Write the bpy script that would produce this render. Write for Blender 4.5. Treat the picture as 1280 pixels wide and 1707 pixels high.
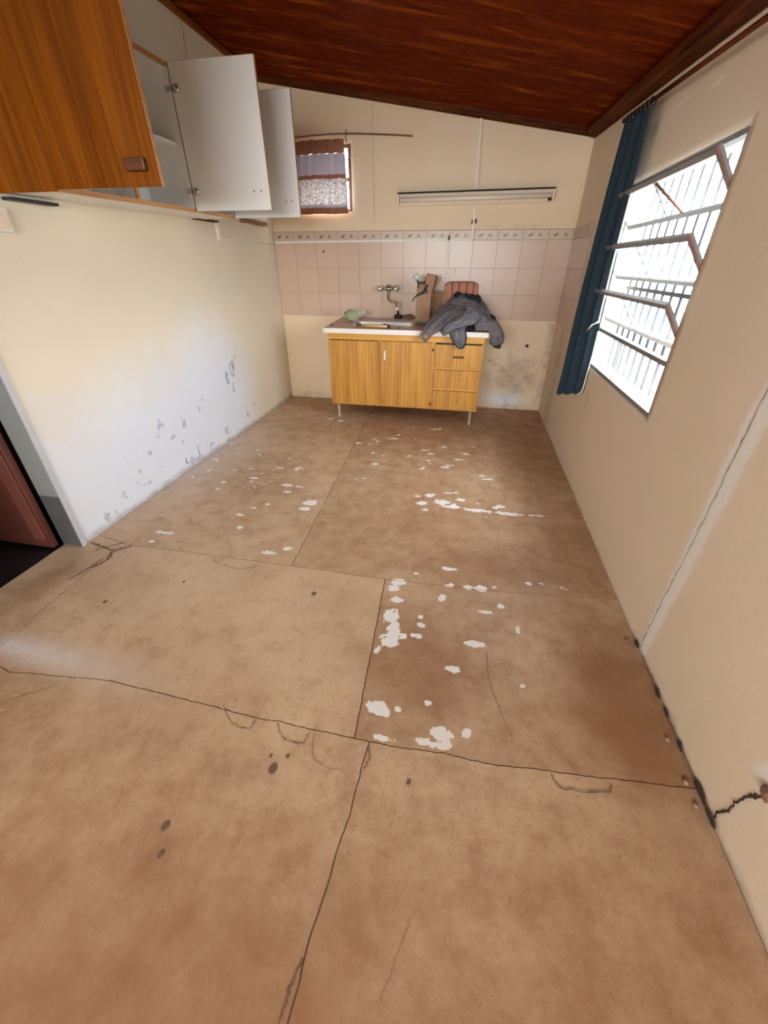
import bpy, bmesh, math, random
from mathutils import Vector, Matrix, noise
random.seed(7)
S = bpy.context.scene
for o in list(bpy.data.objects): bpy.data.objects.remove(o)
C = S.collection
pi = math.pi
# ------------------------------------------------------------------ camera
cam = bpy.data.cameras.new('camera'); co = bpy.data.objects.new('camera', cam); C.objects.link(co)
cam.sensor_fit = 'HORIZONTAL'; cam.sensor_width = 36; cam.lens = 670.6 / 1280 * 36; cam.clip_start = .02
CP = Vector((2.0416, -4.6295, 1.3765))
co.matrix_world = Matrix.Translation(CP) @ Matrix.Rotation(.19712, 4, 'Z') @ Matrix.Rotation(1.01799, 4, 'X') @ Matrix.Rotation(-.00467, 4, 'Y')
S.camera = co
# ------------------------------------------------------------------ world, light, exposure
W = bpy.data.worlds.new('world'); S.world = W; W.use_nodes = True
bg = W.node_tree.nodes['Background']; bg.inputs[0].default_value = (.90, .95, 1, 1); bg.inputs[1].default_value = 9.0
S.view_settings.view_transform = 'Standard'; S.view_settings.look = 'None'
S.view_settings.exposure = 1.84; S.view_settings.gamma = 1; S.view_settings.use_curve_mapping = False
def portal(name, loc, rot, sx, sy):
    l = bpy.data.lights.new(name, 'AREA'); l.shape = 'RECTANGLE'; l.size = sx; l.size_y = sy; l.cycles.is_portal = True
    o = bpy.data.objects.new(name, l); C.objects.link(o); o.location = loc; o.rotation_euler = rot
portal('daylight_portal_window', (3.02, -1.985, 1.27), (0, pi/2, 0), 1.05, 1.36)
portal('fill_portal_rear', (1.45, -7.52, 1.65), (pi/2, 0, 0), 2.5, .82)  # guides sky light through the added rear opening
portal('daylight_portal_kitchenette', (.565, .13, 2.045), (-pi/2, 0, 0), .54, .5)

# ------------------------------------------------------------------ materials
def nt(name):
    m = bpy.data.materials.new(name); m.use_nodes = True
    t = m.node_tree; t.nodes.clear()
    return m, t
class G:
    """tiny node helper"""
    def __init__(s, t): s.t = t
    def n(s, typ, **k):
        x = s.t.nodes.new(typ)
        for a, b in k.items():
            if a == 'i':
                for q, v in b.items():
                    if hasattr(v, 'is_output'): s.t.links.new(v, x.inputs[q])
                    else: x.inputs[q].default_value = v
            else: setattr(x, a, b)
        return x
    def math(s, op, a, b=0.0, clamp=False):
        x = s.n('ShaderNodeMath', operation=op, use_clamp=clamp, i={0: a, 1: b}); return x.outputs[0]
    def mix(s, f, a, b, blend='MIX'):
        def c(v): return v if hasattr(v, 'is_output') else (*v, 1)
        x = s.n('ShaderNodeMix', data_type='RGBA', blend_type=blend, i={0: f, 6: c(a), 7: c(b)}); return x.outputs[2]
    def coord(s, scale=(1, 1, 1), kind='Object'):
        tc = s.n('ShaderNodeTexCoord')
        return s.n('ShaderNodeMapping', i={0: tc.outputs[kind], 3: scale}).outputs[0]
    def noise(s, vec, scale=5, detail=4, rough=.6, dist=0):
        x = s.n('ShaderNodeTexNoise', i={'Vector': vec, 'Scale': scale, 'Detail': detail, 'Roughness': rough, 'Distortion': dist}); return x.outputs[0]
    def ramp(s, f, a, b):
        x = s.n('ShaderNodeMapRange', interpolation_type='SMOOTHSTEP', i={0: f, 1: a, 2: b}); return x.outputs[0]
    def bump(s, h, strength=.3, dist=.01):
        return s.n('ShaderNodeBump', i={'Height': h, 'Strength': strength, 'Distance': dist}).outputs[0]
    def out(s, col, rough=.6, metal=0., normal=None, spec=.5, **k):
        i = {'Base Color': col if hasattr(col, 'is_output') else (*col, 1), 'Roughness': rough, 'Metallic': metal, 'Specular IOR Level': spec}
        i.update(k)
        b = s.n('ShaderNodeBsdfPrincipled', i=i)
        if normal is not None: s.t.links.new(normal, b.inputs['Normal'])
        o = s.n('ShaderNodeOutputMaterial'); s.t.links.new(b.outputs[0], o.inputs[0]); return b
def plain(name, col, rough=.5, metal=0., var=.12, scale=20., bump=.0, spec=.5):
    m, t = nt(name); g = G(t); v = g.coord()
    n = g.noise(v, scale, 5)
    c = g.mix(n, tuple(x*(1-var) for x in col), tuple(min(1, x*(1+var)) for x in col))
    g.out(c, rough, metal, g.bump(n, bump, .004) if bump else None, spec); return m
def woody(name, dark, light, axis='Z', rough=.45, fine=60., contrast=(.35, .7), spec=.5):
    m, t = nt(name); g = G(t)
    k = {'X': (1.2, fine, fine), 'Y': (fine, 1.2, fine), 'Z': (fine, fine, 1.2)}[axis]
    k2 = tuple(x/6 if x > 5 else x*.8 for x in k)
    a = g.noise(g.coord(k), 1., 5, .65, .4); b = g.noise(g.coord(k2), 1., 3, .5, .8)
    f = g.math('ADD', g.math('MULTIPLY', a, .65), g.math('MULTIPLY', b, .35))
    c = g.mix(g.ramp(f, *contrast), dark, light)
    if spec < .1:
        d = g.n('ShaderNodeBsdfDiffuse', i={0: c}); gl = g.n('ShaderNodeBsdfGlossy', i={0: (1, .85, .7, 1), 1: rough})
        sh = g.n('ShaderNodeMixShader', i={0: spec, 1: d.outputs[0], 2: gl.outputs[0]})
        o = g.n('ShaderNodeOutputMaterial'); t.links.new(sh.outputs[0], o.inputs[0]); return m
    g.out(c, rough, 0, g.bump(a, .15, .002), spec); return m
def masked_wall(name, base, base2, white, grime, peel, wr=(.25, .75)):
    """wall paint; the mesh attribute 'mask' says where filler (r), dirt and darker tone (g) and peeled paint (b) lie"""
    m, t = nt(name); g = G(t); v = g.coord()
    at = g.n('ShaderNodeAttribute', attribute_name='mask'); sp = g.n('ShaderNodeSeparateColor', i={0: at.outputs[0]})
    big = g.noise(v, 1.3, 4, .6); mid = g.noise(v, 9, 6, .65); fin = g.noise(v, 70, 3, .6)
    c = g.mix(g.ramp(big, .3, .7), base, base2)
    c = g.mix(g.math('MULTIPLY', fin, .12), c, tuple(x*.6 for x in base))
    jag = g.math('MULTIPLY', g.math('SUBTRACT', mid, .5), .9)
    w = g.ramp(g.math('ADD', sp.outputs[0], jag), *wr); w = g.math('MULTIPLY', w, g.ramp(sp.outputs[0], .0, .12))
    c = g.mix(w, c, white)
    d = g.ramp(g.math('ADD', sp.outputs[1], g.math('MULTIPLY', g.math('SUBTRACT', mid, .5), 1.1)), .2, .95)
    c = g.mix(g.math('MULTIPLY', d, .8), c, grime)
    p = g.ramp(g.math('ADD', sp.outputs[2], g.math('MULTIPLY', g.math('SUBTRACT', g.noise(v, 22, 6, .7), .5), 1.6)), .52, .6)
    c = g.mix(p, c, peel)
    h = g.math('SUBTRACT', g.math('ADD', g.math('MULTIPLY', mid, .5), g.math('MULTIPLY', fin, .15)), g.math('MULTIPLY', p, .35))
    g.out(c, .6, 0, g.bump(h, .22, .012), .35); return m
CREAM = (.83, .65, .425); CREAM2 = (.86, .69, .475)
M = {}
M['wall'] = masked_wall('cream_wall_paint', CREAM, CREAM2, (.80, .79, .80), (.27, .21, .16), (.52, .50, .56))
M['wall_l'] = masked_wall('pale_cream_wall_paint', (.80, .70, .52), (.83, .74, .57), (.76, .80, .87), (.34, .30, .28), (.50, .50, .58), (-.25, 1.2))  # bluish white holds efflorescence and the cool window light on it
M['wall_r'] = masked_wall('buff_wall_paint', (.79, .65, .465), (.81, .665, .50), (.84, .79, .71), (.27, .21, .16), (.60, .50, .47))
M['white_paint'] = plain('white_trunking_plastic', (.80, .75, .66), .45)
M['white_lam'] = plain('white_laminate', (.86, .855, .82), .4, var=.03, scale=3)
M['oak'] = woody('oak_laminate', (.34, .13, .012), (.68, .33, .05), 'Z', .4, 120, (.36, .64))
M['oak_flat'] = woody('oak_laminate_frame', (.54, .25, .03), (.74, .38, .06), 'X', .4, 50, (.3, .7))
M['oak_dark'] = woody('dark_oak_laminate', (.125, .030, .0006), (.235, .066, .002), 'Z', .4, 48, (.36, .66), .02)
M['edge_oak'] = woody('oak_edging', (.50, .24, .08), (.66, .36, .15), 'Y', .5, 40)
M['brown_wood'] = woody('brown_wood', (.085, .024, .011), (.15, .05, .024), 'X', .4, 40, spec=.03)
M['cleat'] = woody('cleat_wood', (.20, .09, .05), (.42, .21, .12), 'Y', .7, 40)
M['trim_dark'] = woody('dark_varnished_trim', (.045, .008, .002), (.13, .030, .007), 'X', .3, 30, spec=.02)
M['trim_dark_y'] = woody('dark_varnished_trim_side', (.05, .008, .002), (.14, .028, .006), 'Y', .3, 30, spec=.03)
M['trim_left'] = woody('orange_batten', (.20, .05, .010), (.36, .11, .022), 'Y', .4, 30, spec=.02)
M['plaster_white'] = plain('white_filler', (.74, .68, .60), .8)
M['dark_void'] = plain('dark_crack', (.05, .03, .022), .9)
M['crack'] = plain('crack_brown', (.17, .09, .055), .9)
M['crumb'] = plain('plaster_crumbs', (.36, .24, .16), .9)
M['chrome'] = plain('worn_chrome', (.62, .58, .54), .22, 1.)
M['steel'] = plain('stainless_sink', (.62, .53, .45), .42, .6)
M['leg'] = plain('pale_leg_metal', (.60, .52, .45), .45, .3)
M['black'] = plain('black_plastic', (.018, .014, .013), .5)
M['grey_paint'] = plain('grey_frame_paint', (.42, .42, .40), .45)
M['sash'] = plain('grey_sash_paint', (.20, .195, .185), .5, var=.3, scale=30)
M['sash_rust'] = plain('rusty_edge', (.20, .09, .06), .7, var=.4, scale=40)
M['bars'] = plain('grille_paint', (.028, .028, .038), .6)

def ceil_mat():
    m, t = nt('varnished_ceiling_board'); g = G(t)
    oi = g.n('ShaderNodeObjectInfo')
    off = g.n('ShaderNodeVectorMath', operation='SCALE', i={0: (7.3, 3.1, 1.7), 'Scale': oi.outputs['Random']}).outputs[0]
    tc = g.n('ShaderNodeTexCoord'); vv = g.n('ShaderNodeVectorMath', operation='ADD', i={0: tc.outputs['Object'], 1: off}).outputs[0]
    a = g.noise(g.n('ShaderNodeMapping', i={0: vv, 3: (1.5, 40, 40)}).outputs[0], 1, 5, .65, .6)
    b = g.noise(g.n('ShaderNodeMapping', i={0: vv, 3: (1.2, 6, 6)}).outputs[0], 1, 3, .5, .5)
    c = g.mix(g.ramp(a, .3, .75), (.085, .009, .0012), (.23, .033, .005))
    c = g.mix(g.ramp(b, .5, .8), c, (.42, .10, .012))
    c = g.mix(g.math('MULTIPLY', oi.outputs['Random'], .35), c, (.075, .007, .001))
    bn = g.bump(a, .12, .002)
    d = g.n('ShaderNodeBsdfDiffuse', i={0: c}); gl = g.n('ShaderNodeBsdfGlossy', i={0: (1, .8, .6, 1), 1: .3}); t.links.new(bn, gl.inputs['Normal'])
    sh = g.n('ShaderNodeMixShader', i={0: .012, 1: d.outputs[0], 2: gl.outputs[0]})
    o = g.n('ShaderNodeOutputMaterial'); t.links.new(sh.outputs[0], o.inputs[0]); return m
M['ceil'] = ceil_mat()

def floor_mat():
    m, t = nt('stained_cement'); g = G(t); v = g.coord()
    at = g.n('ShaderNodeAttribute', attribute_name='mask'); sp = g.n('ShaderNodeSeparateColor', i={0: at.outputs[0]})
    big = g.noise(v, 1.6, 5, .6, .4); mid = g.noise(v, 8, 7, .72, .15); fin = g.noise(v, 75, 5, .75)
    strk = g.noise(g.coord((14, 1.6, 1)), 1.3, 5, .65, .3)
    c = g.mix(g.ramp(big, .3, .7), (.53, .345, .200), (.66, .465, .288))
    c = g.mix(g.math('MULTIPLY', g.ramp(mid, .45, .75), .42), c, (.38, .215, .11))
    c = g.mix(g.math('MULTIPLY', g.ramp(g.noise(v, 17, 6, .75, .3), .52, .72), .45), c, (.58, .41, .26))
    c = g.mix(g.math('MULTIPLY', g.ramp(strk, .5, .75), .45), c, (.60, .43, .27))
    c = g.mix(g.math('MULTIPLY', g.ramp(fin, .5, .75), .5), c, (.25, .14, .08))
    # ochre / reddish stain
    c = g.mix(g.math('MULTIPLY', g.ramp(g.math('ADD', sp.outputs[1], g.math('MULTIPLY', g.math('SUBTRACT', mid, .5), .75)), .1, .9), .85), c, (.27, .115, .044))
    # pale dust and speckle
    du = g.ramp(g.math('ADD', sp.outputs[2], g.math('MULTIPLY', g.math('SUBTRACT', g.noise(v, 26, 5, .65), .5), 2.6)), .82, .93)
    c = g.mix(g.math('MULTIPLY', du, .7), c, (.62, .50, .40))
    c = g.mix(g.math('MULTIPLY', at.outputs['Alpha'], g.ramp(fin, .15, .6)), c, (.66, .59, .54))  # alpha: worn streak, plus painted window sheen by the left wall
    # whitewash patches
    w = g.ramp(g.math('ADD', sp.outputs[0], g.math('ADD', g.math('MULTIPLY', g.math('SUBTRACT', g.noise(v, 42, 5, .65), .5), .8), g.math('MULTIPLY', g.math('SUBTRACT', g.noise(v, 13, 3, .6), .5), 1.3))), .47, .54)
    w = g.math('MULTIPLY', w, g.ramp(sp.outputs[0], .08, .16))
    c = g.mix(w, c, (.82, .77, .72))
    h = g.math('ADD', g.math('ADD', g.math('MULTIPLY', mid, .6), g.math('MULTIPLY', fin, .25)), g.math('MULTIPLY', w, .3))
    ro = g.n('ShaderNodeMapRange', i={0: mid, 1: .3, 2: .7, 3: .42, 4: .62}).outputs[0]
    g.out(c, ro, 0, g.bump(h, .25, .008), .4); return m
M['floor'] = floor_mat()

def tile_mat():
    m, t = nt('pinkish_wall_tile'); g = G(t); v = g.coord()
    oi = g.n('ShaderNodeObjectInfo')
    n = g.noise(v, 7, 4)
    c = g.mix(oi.outputs['Random'], (.60, .42, .30), (.645, .455, .335))
    c = g.mix(g.math('MULTIPLY', n, .3), c, (.53, .37, .26))
    g.out(c, .28, 0, None, .45); return m
M['tile'] = tile_mat()
M['grout'] = plain('tile_grout', (.52, .365, .265), .9)

def border_mat():
    """printed border: dark flower, small bud and leaf curls on a cream ground"""
    m, t = nt('floral_border_print'); g = G(t)
    tc = g.n('ShaderNodeTexCoord'); s = g.n('ShaderNodeSeparateXYZ', i={0: tc.outputs['Object']})
    x, z = s.outputs[0], s.outputs[2]
    def ell(cx, cz, rx, rz, rot=0.):
        dx, dz = g.math('SUBTRACT', x, cx), g.math('SUBTRACT', z, cz)
        a = g.math('ADD', g.math('MULTIPLY', dx, math.cos(rot)), g.math('MULTIPLY', dz, math.sin(rot)))
        b = g.math('SUBTRACT', g.math('MULTIPLY', dz, math.cos(rot)), g.math('MULTIPLY', dx, math.sin(rot)))
        r = g.math('ADD', g.math('POWER', g.math('DIVIDE', a, rx), 2), g.math('POWER', g.math('DIVIDE', b, rz), 2))
        return g.math('SUBTRACT', 1, g.ramp(r, .7, 1.2))
    nn = g.noise(tc.outputs['Object'], 40, 3)
    c = g.mix(nn, (.56, .42, .30), (.64, .49, .36))
    for p in [(-.085, .012, .014, .006, .9), (-.02, .012, .012, .006, -.7), (.06, -.010, .014, .006, .4), (.095, .012, .012, .006, .8), (.02, -.016, .02, .004, .2)]:
        c = g.mix(g.math('MULTIPLY', ell(*p), .6), c, (.42, .30, .20))
    for p in [(-.050, -.002, .021, .011, .5), (.035, .0, .014, .012, .2)]:
        c = g.mix(g.math('MULTIPLY', ell(*p), .9), c, (.13, .085, .06))
    c = g.mix(ell(-.056, .006, .008, .005, .5), c, (.50, .40, .33)); c = g.mix(ell(.035, .002, .006, .005), c, (.52, .38, .28))
    g.out(c, .35); return m
M['border'] = border_mat()

def cloth(name, a, b, scale=90, rough=.9, trans=0., alpha=1.):
    m, t = nt(name); g = G(t); v = g.coord()
    n = g.noise(v, scale, 3); k = g.noise(v, 6, 4)
    c = g.mix(g.math('ADD', g.math('MULTIPLY', n, .5), g.math('MULTIPLY', k, .5)), a, b)
    bs = g.out(c, rough, 0, g.bump(n, .25, .002), .15)
    o = t.nodes[-1] if t.nodes[-1].type == 'OUTPUT_MATERIAL' else [q for q in t.nodes if q.type == 'OUTPUT_MATERIAL'][0]
    sh = bs.outputs[0]
    if trans:
        tr = g.n('ShaderNodeBsdfTranslucent', i={0: c}); sh = g.n('ShaderNodeMixShader', i={0: trans, 1: sh, 2: tr.outputs[0]}).outputs[0]
    if alpha < 1:
        tp = g.n('ShaderNodeBsdfTransparent'); sh = g.n('ShaderNodeMixShader', i={0: alpha, 1: tp.outputs[0], 2: sh}).outputs[0]
    t.links.new(sh, o.inputs[0]); return m
M['blue'] = cloth('navy_curtain', (.018, .032, .046), (.042, .066, .086), 120, .85, .10)
M['jacket'] = cloth('charcoal_fleece', (.105, .088, .088), (.175, .148, .148), 150)
M['jacket_lining'] = cloth('slate_lining', (.095, .088, .098), (.20, .185, .195), 60, .6)
M['jacket_dark'] = cloth('black_rib', (.015, .017, .021), (.04, .042, .05), 60)
M['pad'] = cloth('salmon_fabric', (.50, .215, .135), (.62, .30, .20), 60)
M['pad_dark'] = cloth('brown_groove', (.20, .075, .04), (.26, .10, .055), 60)
M['curt_brown'] = cloth('brown_gauze', (.30, .125, .075), (.40, .19, .12), 220, .9, .012)
M['curt_lilac'] = cloth('lilac_voile', (.46, .41, .47), (.54, .48, .54), 200, .9, .022)
def lace():
    m, t = nt('white_lace'); g = G(t); v = g.coord()
    vo = g.n('ShaderNodeTexVoronoi', feature='DISTANCE_TO_EDGE', i={'Vector': v, 'Scale': 26.}).outputs[0]
    vo2 = g.n('ShaderNodeTexVoronoi', i={'Vector': v, 'Scale': 15.}).outputs[0]
    f = g.math('MULTIPLY', g.ramp(vo, .03, .09), g.ramp(vo2, .08, .2))
    c = g.mix(f, (.40, .33, .33), (.80, .74, .70))
    d = g.n('ShaderNodeBsdfDiffuse', i={0: c}); tr = g.n('ShaderNodeBsdfTranslucent', i={0: c})
    s = g.n('ShaderNodeMixShader', i={0: .05, 1: d.outputs[0], 2: tr.outputs[0]})
    o = g.n('ShaderNodeOutputMaterial'); t.links.new(s.outputs[0], o.inputs[0]); return m
M['lace'] = lace()
def glass():
    m, t = nt('dusty_window_glass'); g = G(t)
    n = g.noise(g.coord(), 12, 4)
    tp = g.n('ShaderNodeBsdfTransparent', i={0: (.93, .95, .97, 1)}); tr = g.n('ShaderNodeBsdfTranslucent', i={0: (.8, .8, .84, 1)})
    gl = g.n('ShaderNodeBsdfGlossy', i={0: (.9, .9, .9, 1), 1: .08})
    s = g.n('ShaderNodeMixShader', i={0: g.math('ADD', .0, g.math('MULTIPLY', n, .06)), 1: tp.outputs[0], 2: tr.outputs[0]})
    s2 = g.n('ShaderNodeMixShader', i={0: .05, 1: s.outputs[0], 2: gl.outputs[0]})
    o = g.n('ShaderNodeOutputMaterial'); t.links.new(s2.outputs[0], o.inputs[0]); return m
M['glass'] = glass()
M['jamb'] = plain('grey_door_frame_paint', (.27, .28, .26), .45, var=.15, scale=8)
M['jamb_low'] = plain('dark_scuffed_frame_paint', (.10, .10, .10), .55, var=.35, scale=9)
M['jamb_edge'] = plain('lit_door_frame_edge', (.52, .53, .54), .45)  # frame grey lightened to hold the light on its face
M['red_door'] = woody('red_brown_door', (.12, .035, .024), (.19, .06, .04), 'Z', .5, 25)
M['red_edge'] = woody('red_brown_door_edge', (.20, .065, .045), (.27, .095, .065), 'Z', .5, 25)
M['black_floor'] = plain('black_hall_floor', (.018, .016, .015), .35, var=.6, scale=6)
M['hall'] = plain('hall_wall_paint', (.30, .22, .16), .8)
M['tube_white'] = plain('dull_tube_glass', (.86, .78, .66), .25)
M['fit'] = plain('yellowed_fitting', (.84, .68, .50), .4, var=.12, scale=25)
M['dust'] = plain('black_dust', (.035, .022, .016), .9)
M['worktop'] = plain('terrazzo_worktop', (.56, .34, .23), .35, var=.3, scale=35)
M['worktop_edge'] = plain('white_worktop_edge', (.80, .74, .66), .4, var=.08)
M['card'] = plain('brown_card', (.34, .185, .10), .8, var=.3, scale=9, bump=.1)
M['card_in'] = plain('pale_card', (.55, .37, .24), .85, var=.2, scale=14)
M['cup'] = plain('pale_blue_plastic', (.60, .74, .80), .3)
M['scour'] = cloth('green_mesh', (.24, .25, .10), (.50, .50, .34), 60)
M['scour_pale'] = cloth('pale_mesh', (.60, .58, .46), (.74, .72, .60), 60)
M['yellow_wood'] = woody('yellow_handle', (.55, .33, .12), (.72, .48, .20), 'X', .5, 40)
M['brown_lump'] = plain('brown_sponge', (.20, .095, .045), .9, var=.4, scale=40, bump=.3)
M['brick_red'] = plain('broken_brick', (.28, .13, .085), .9, var=.3, scale=30, bump=.3)
M['socket'] = plain('white_socket_plastic', (.80, .74, .65), .4)
M['grass'] = plain('outdoor_grass', (.020, .030, .027), .9, var=.5, scale=3)
M['ext'] = plain('outdoor_render', (.75, .74, .72), .9)

# ------------------------------------------------------------------ mesh helpers
class MB:
    def __init__(s): s.bm = bmesh.new(); s.mats = []; s.cur = 0
    def m(s, mat):
        if mat not in s.mats: s.mats.append(mat)
        s.cur = s.mats.index(mat); return s
    def _set(s, faces):
        for f in faces: f.material_index = s.cur
    def box(s, a, b, bev=0., rot=None):
        a, b = Vector(a), Vector(b); c = (a+b)/2; d = b-a
        r = bmesh.ops.create_cube(s.bm, size=1); vs = r['verts']
        for v in vs: v.co = Vector((v.co.x*d.x, v.co.y*d.y, v.co.z*d.z))
        fs = list({f for v in vs for f in v.link_faces}); s._set(fs)
        if bev:
            es = list({e for v in vs for e in v.link_edges})
            r2 = bmesh.ops.bevel(s.bm, geom=es, offset=bev, segments=2, affect='EDGES', profile=.5)
            vs = list({v for f in r2['faces'] for v in f.verts} | {v for v in vs if v.is_valid}); s._set(r2['faces'])
        for v in vs:
            if rot: v.co = rot @ v.co
            v.co += c
        return s
    def tube(s, pts, rad, n=10, cap=True, flat=None, up=None):
        """sweep a circle / ellipse along pts; rad = number or list; flat = list of second radii"""
        pts = [Vector(p) for p in pts]; k = len(pts)
        ra = rad if isinstance(rad, (list, tuple)) else [rad]*k
        rb = flat if flat is not None else ra
        if not isinstance(rb, (list, tuple)): rb = [rb]*k
        rings = []; u = Vector(up) if up else None
        for i, p in enumerate(pts):
            t = (pts[min(i+1, k-1)] - pts[max(i-1, 0)]).normalized()
            if u is None: u = t.orthogonal().normalized()
            u = (u - t*u.dot(t)).normalized(); w = t.cross(u)
            rings.append([s.bm.verts.new(p + u*(rb[i]*math.sin(2*pi*j/n)) + w*(ra[i]*math.cos(2*pi*j/n))) for j in range(n)])
        fs = []
        for i in range(k-1):
            for j in range(n): fs.append(s.bm.faces.new((rings[i][j], rings[i][(j+1) % n], rings[i+1][(j+1) % n], rings[i+1][j])))
        for f in fs: f.smooth = True
        if cap: fs += [s.bm.faces.new(rings[0][::-1]), s.bm.faces.new(rings[-1])]
        s._set(fs); s.last = rings; return s
    def lathe(s, c, prof, axis='Z', n=20):
        """prof = [(radius, height)]"""
        c = Vector(c); rings = []
        def P(r, h, a):
            x, y = r*math.cos(a), r*math.sin(a)
            return c + {'Z': Vector((x, y, h)), 'Y': Vector((x, h, y)), 'X': Vector((h, x, y))}[axis]
        for r, h in prof: rings.append([s.bm.verts.new(P(max(r, 1e-4), h, 2*pi*j/n)) for j in range(n)])
        fs = []
        for i in range(len(prof)-1):
            for j in range(n): fs.append(s.bm.faces.new((rings[i][j], rings[i][(j+1) % n], rings[i+1][(j+1) % n], rings[i+1][j])))
        for f in fs: f.smooth = True
        fs += [s.bm.faces.new(rings[0]), s.bm.faces.new(rings[-1][::-1])]
        s._set(fs); return s
    def grid(s, fn, nu, nv, thick=0., smooth=True, closed=False):
        vs = [[s.bm.verts.new(fn(i/nu, j/nv)) for i in range(nu+1)] for j in range(nv+1)]
        fs = []
        for j in range(nv):
            for i in range(nu): fs.append(s.bm.faces.new((vs[j][i], vs[j][i+1], vs[j+1][i+1], vs[j+1][i])))
        for f in fs: f.smooth = smooth
        s._set(fs)
        if thick:
            s.bm.normal_update(); k = {}
            for row in vs:
                for v in row: k[v] = s.bm.verts.new(v.co - v.normal*thick)
            ex = []
            for j in range(nv):
                for i in range(nu): ex.append(s.bm.faces.new([k[v] for v in (vs[j+1][i], vs[j+1][i+1], vs[j][i+1], vs[j][i])]))
            for f in ex: f.smooth = smooth
            lp = vs[0]+[vs[j][nu] for j in range(1, nv+1)]+vs[nv][-2::-1]+[vs[j][0] for j in range(nv-1, 0, -1)]
            for i in range(len(lp)): p, q = lp[i], lp[(i+1) % len(lp)]; ex.append(s.bm.faces.new((q, p, k[p], k[q])))
            s._set(ex)
        return s
    def prism(s, poly, d):
        """extrude a polygon (list of points) by vector d"""
        d = Vector(d); a = [s.bm.verts.new(Vector(p)) for p in poly]; b = [s.bm.verts.new(Vector(p)+d) for p in poly]; n = len(a)
        fs = [s.bm.faces.new(a), s.bm.faces.new(b[::-1])]
        for i in range(n): fs.append(s.bm.faces.new((a[i], b[i], b[(i+1) % n], a[(i+1) % n])))
        s._set(fs); return s
    def build(s, name, mat=None, parent=None, origin=None):
        bmesh.ops.recalc_face_normals(s.bm, faces=s.bm.faces[:])
        me = bpy.data.meshes.new(name)
        o = bpy.data.objects.new(name, me); C.objects.link(o)
        off = Vector((0, 0, 0)); q = parent
        while q: off += q.location; q = q.parent
        if origin is not None:
            w = Vector(origin); o.location = w - off; off = w
        for v in s.bm.verts: v.co -= off
        s.bm.to_mesh(me); s.bm.free()
        if parent: o.parent = parent
        for x in (s.mats or [mat]): me.materials.append(M[x])
        return o
def B(): return MB()
def one(mat): return MB().m(mat)
def tag(o, label=None, cat=None, group=None, kind=None):
    if label: o['label'] = label
    if cat: o['category'] = cat
    if group: o['group'] = group
    if kind: o['kind'] = kind
    return o
def thing(name, loc, label, cat, group=None, kind=None):
    o = bpy.data.objects.new(name, None); o.empty_display_size = .05; C.objects.link(o); o.location = loc
    return tag(o, label, cat, group, kind)
def dup(o, loc, parent=None):
    c = o.copy(); C.objects.link(c); c.location = loc
    if parent: c.parent = parent
    return c
def N(*p): return noise.noise(Vector(p))
def fbm(p, o=4):
    return noise.fractal(Vector(p), 1., 2., o)
def smooth_path(pts, k=6):
    pts = [Vector(p) for p in pts]; out = []
    for i in range(len(pts)-1):
        p0, p1, p2, p3 = pts[max(i-1, 0)], pts[i], pts[i+1], pts[min(i+2, len(pts)-1)]
        for j in range(k):
            t = j/k
            out.append(.5*((2*p1)+(p2-p0)*t+(2*p0-5*p1+4*p2-p3)*t*t+(3*p1-p0-3*p2+p3)*t**3))
    out.append(pts[-1]); return out
def lerps(vals, n):
    out = []
    for i in range(n):
        t = i/(n-1)*(len(vals)-1); k = min(int(t), len(vals)-2); out.append(vals[k]+(vals[k+1]-vals[k])*(t-k))
    return out

# ------------------------------------------------------------------ setting: floor
WD = 2.88; YF = -7.5
def poly_at(pts, t, axis):
    """value of the other coordinate along polyline pts at coordinate t of 'axis'"""
    o = 1-axis
    for i in range(len(pts)-1):
        a, b = pts[i], pts[i+1]
        if (a[axis]-t)*(b[axis]-t) <= 0 and a[axis] != b[axis]:
            return a[o]+(b[o]-a[o])*(t-a[axis])/(b[axis]-a[axis])
    e = pts[0] if abs(pts[0][axis]-t) < abs(pts[-1][axis]-t) else pts[-1]
    return e[o]
JA = [(0, -3.03), (.226, -3.071), (1.237, -3.072), (1.746, -3.08), (2.3, -3.06), (2.717, -3.02), (2.88, -3.0)]
JB = [(-.1, -3.84), (.396, -3.905), (.84, -3.865), (1.3, -3.89), (1.797, -3.9), (2.3, -3.89), (2.88, -3.845)]
JC = [(1.06, 0.), (1.123, -1.274), (1.19, -2.3), (1.237, -3.1)]
JD = [(1.746, -3.05), (1.775, -3.5), (1.8, -3.92)]
JE = [(1.85, -3.88), (1.842, -4.1), (1.815, -4.4), (1.80, -8.0)]
JL = [(.19, -3.0), (.20, -3.3), (.236, -3.83), (.25, -4.4), (.25, -8.0)]
def jag(t, seed, amp=.007): return amp*(fbm((t*6, seed, 0), 4)+.5*N(t*45, seed, 3))
def ycurve(J, seed): return lambda x: poly_at(J, x, 0)+jag(x, seed)
def xcurve(J, seed): return lambda y: poly_at(J, y, 1)+jag(y, seed)
cA, cB, cC, cD, cE, cL = ycurve(JA, 1), ycurve(JB, 2), xcurve(JC, 3), xcurve(JD, 4), xcurve(JE, 5), xcurve(JL, 6)
k = lambda v: (lambda t: v)
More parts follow.
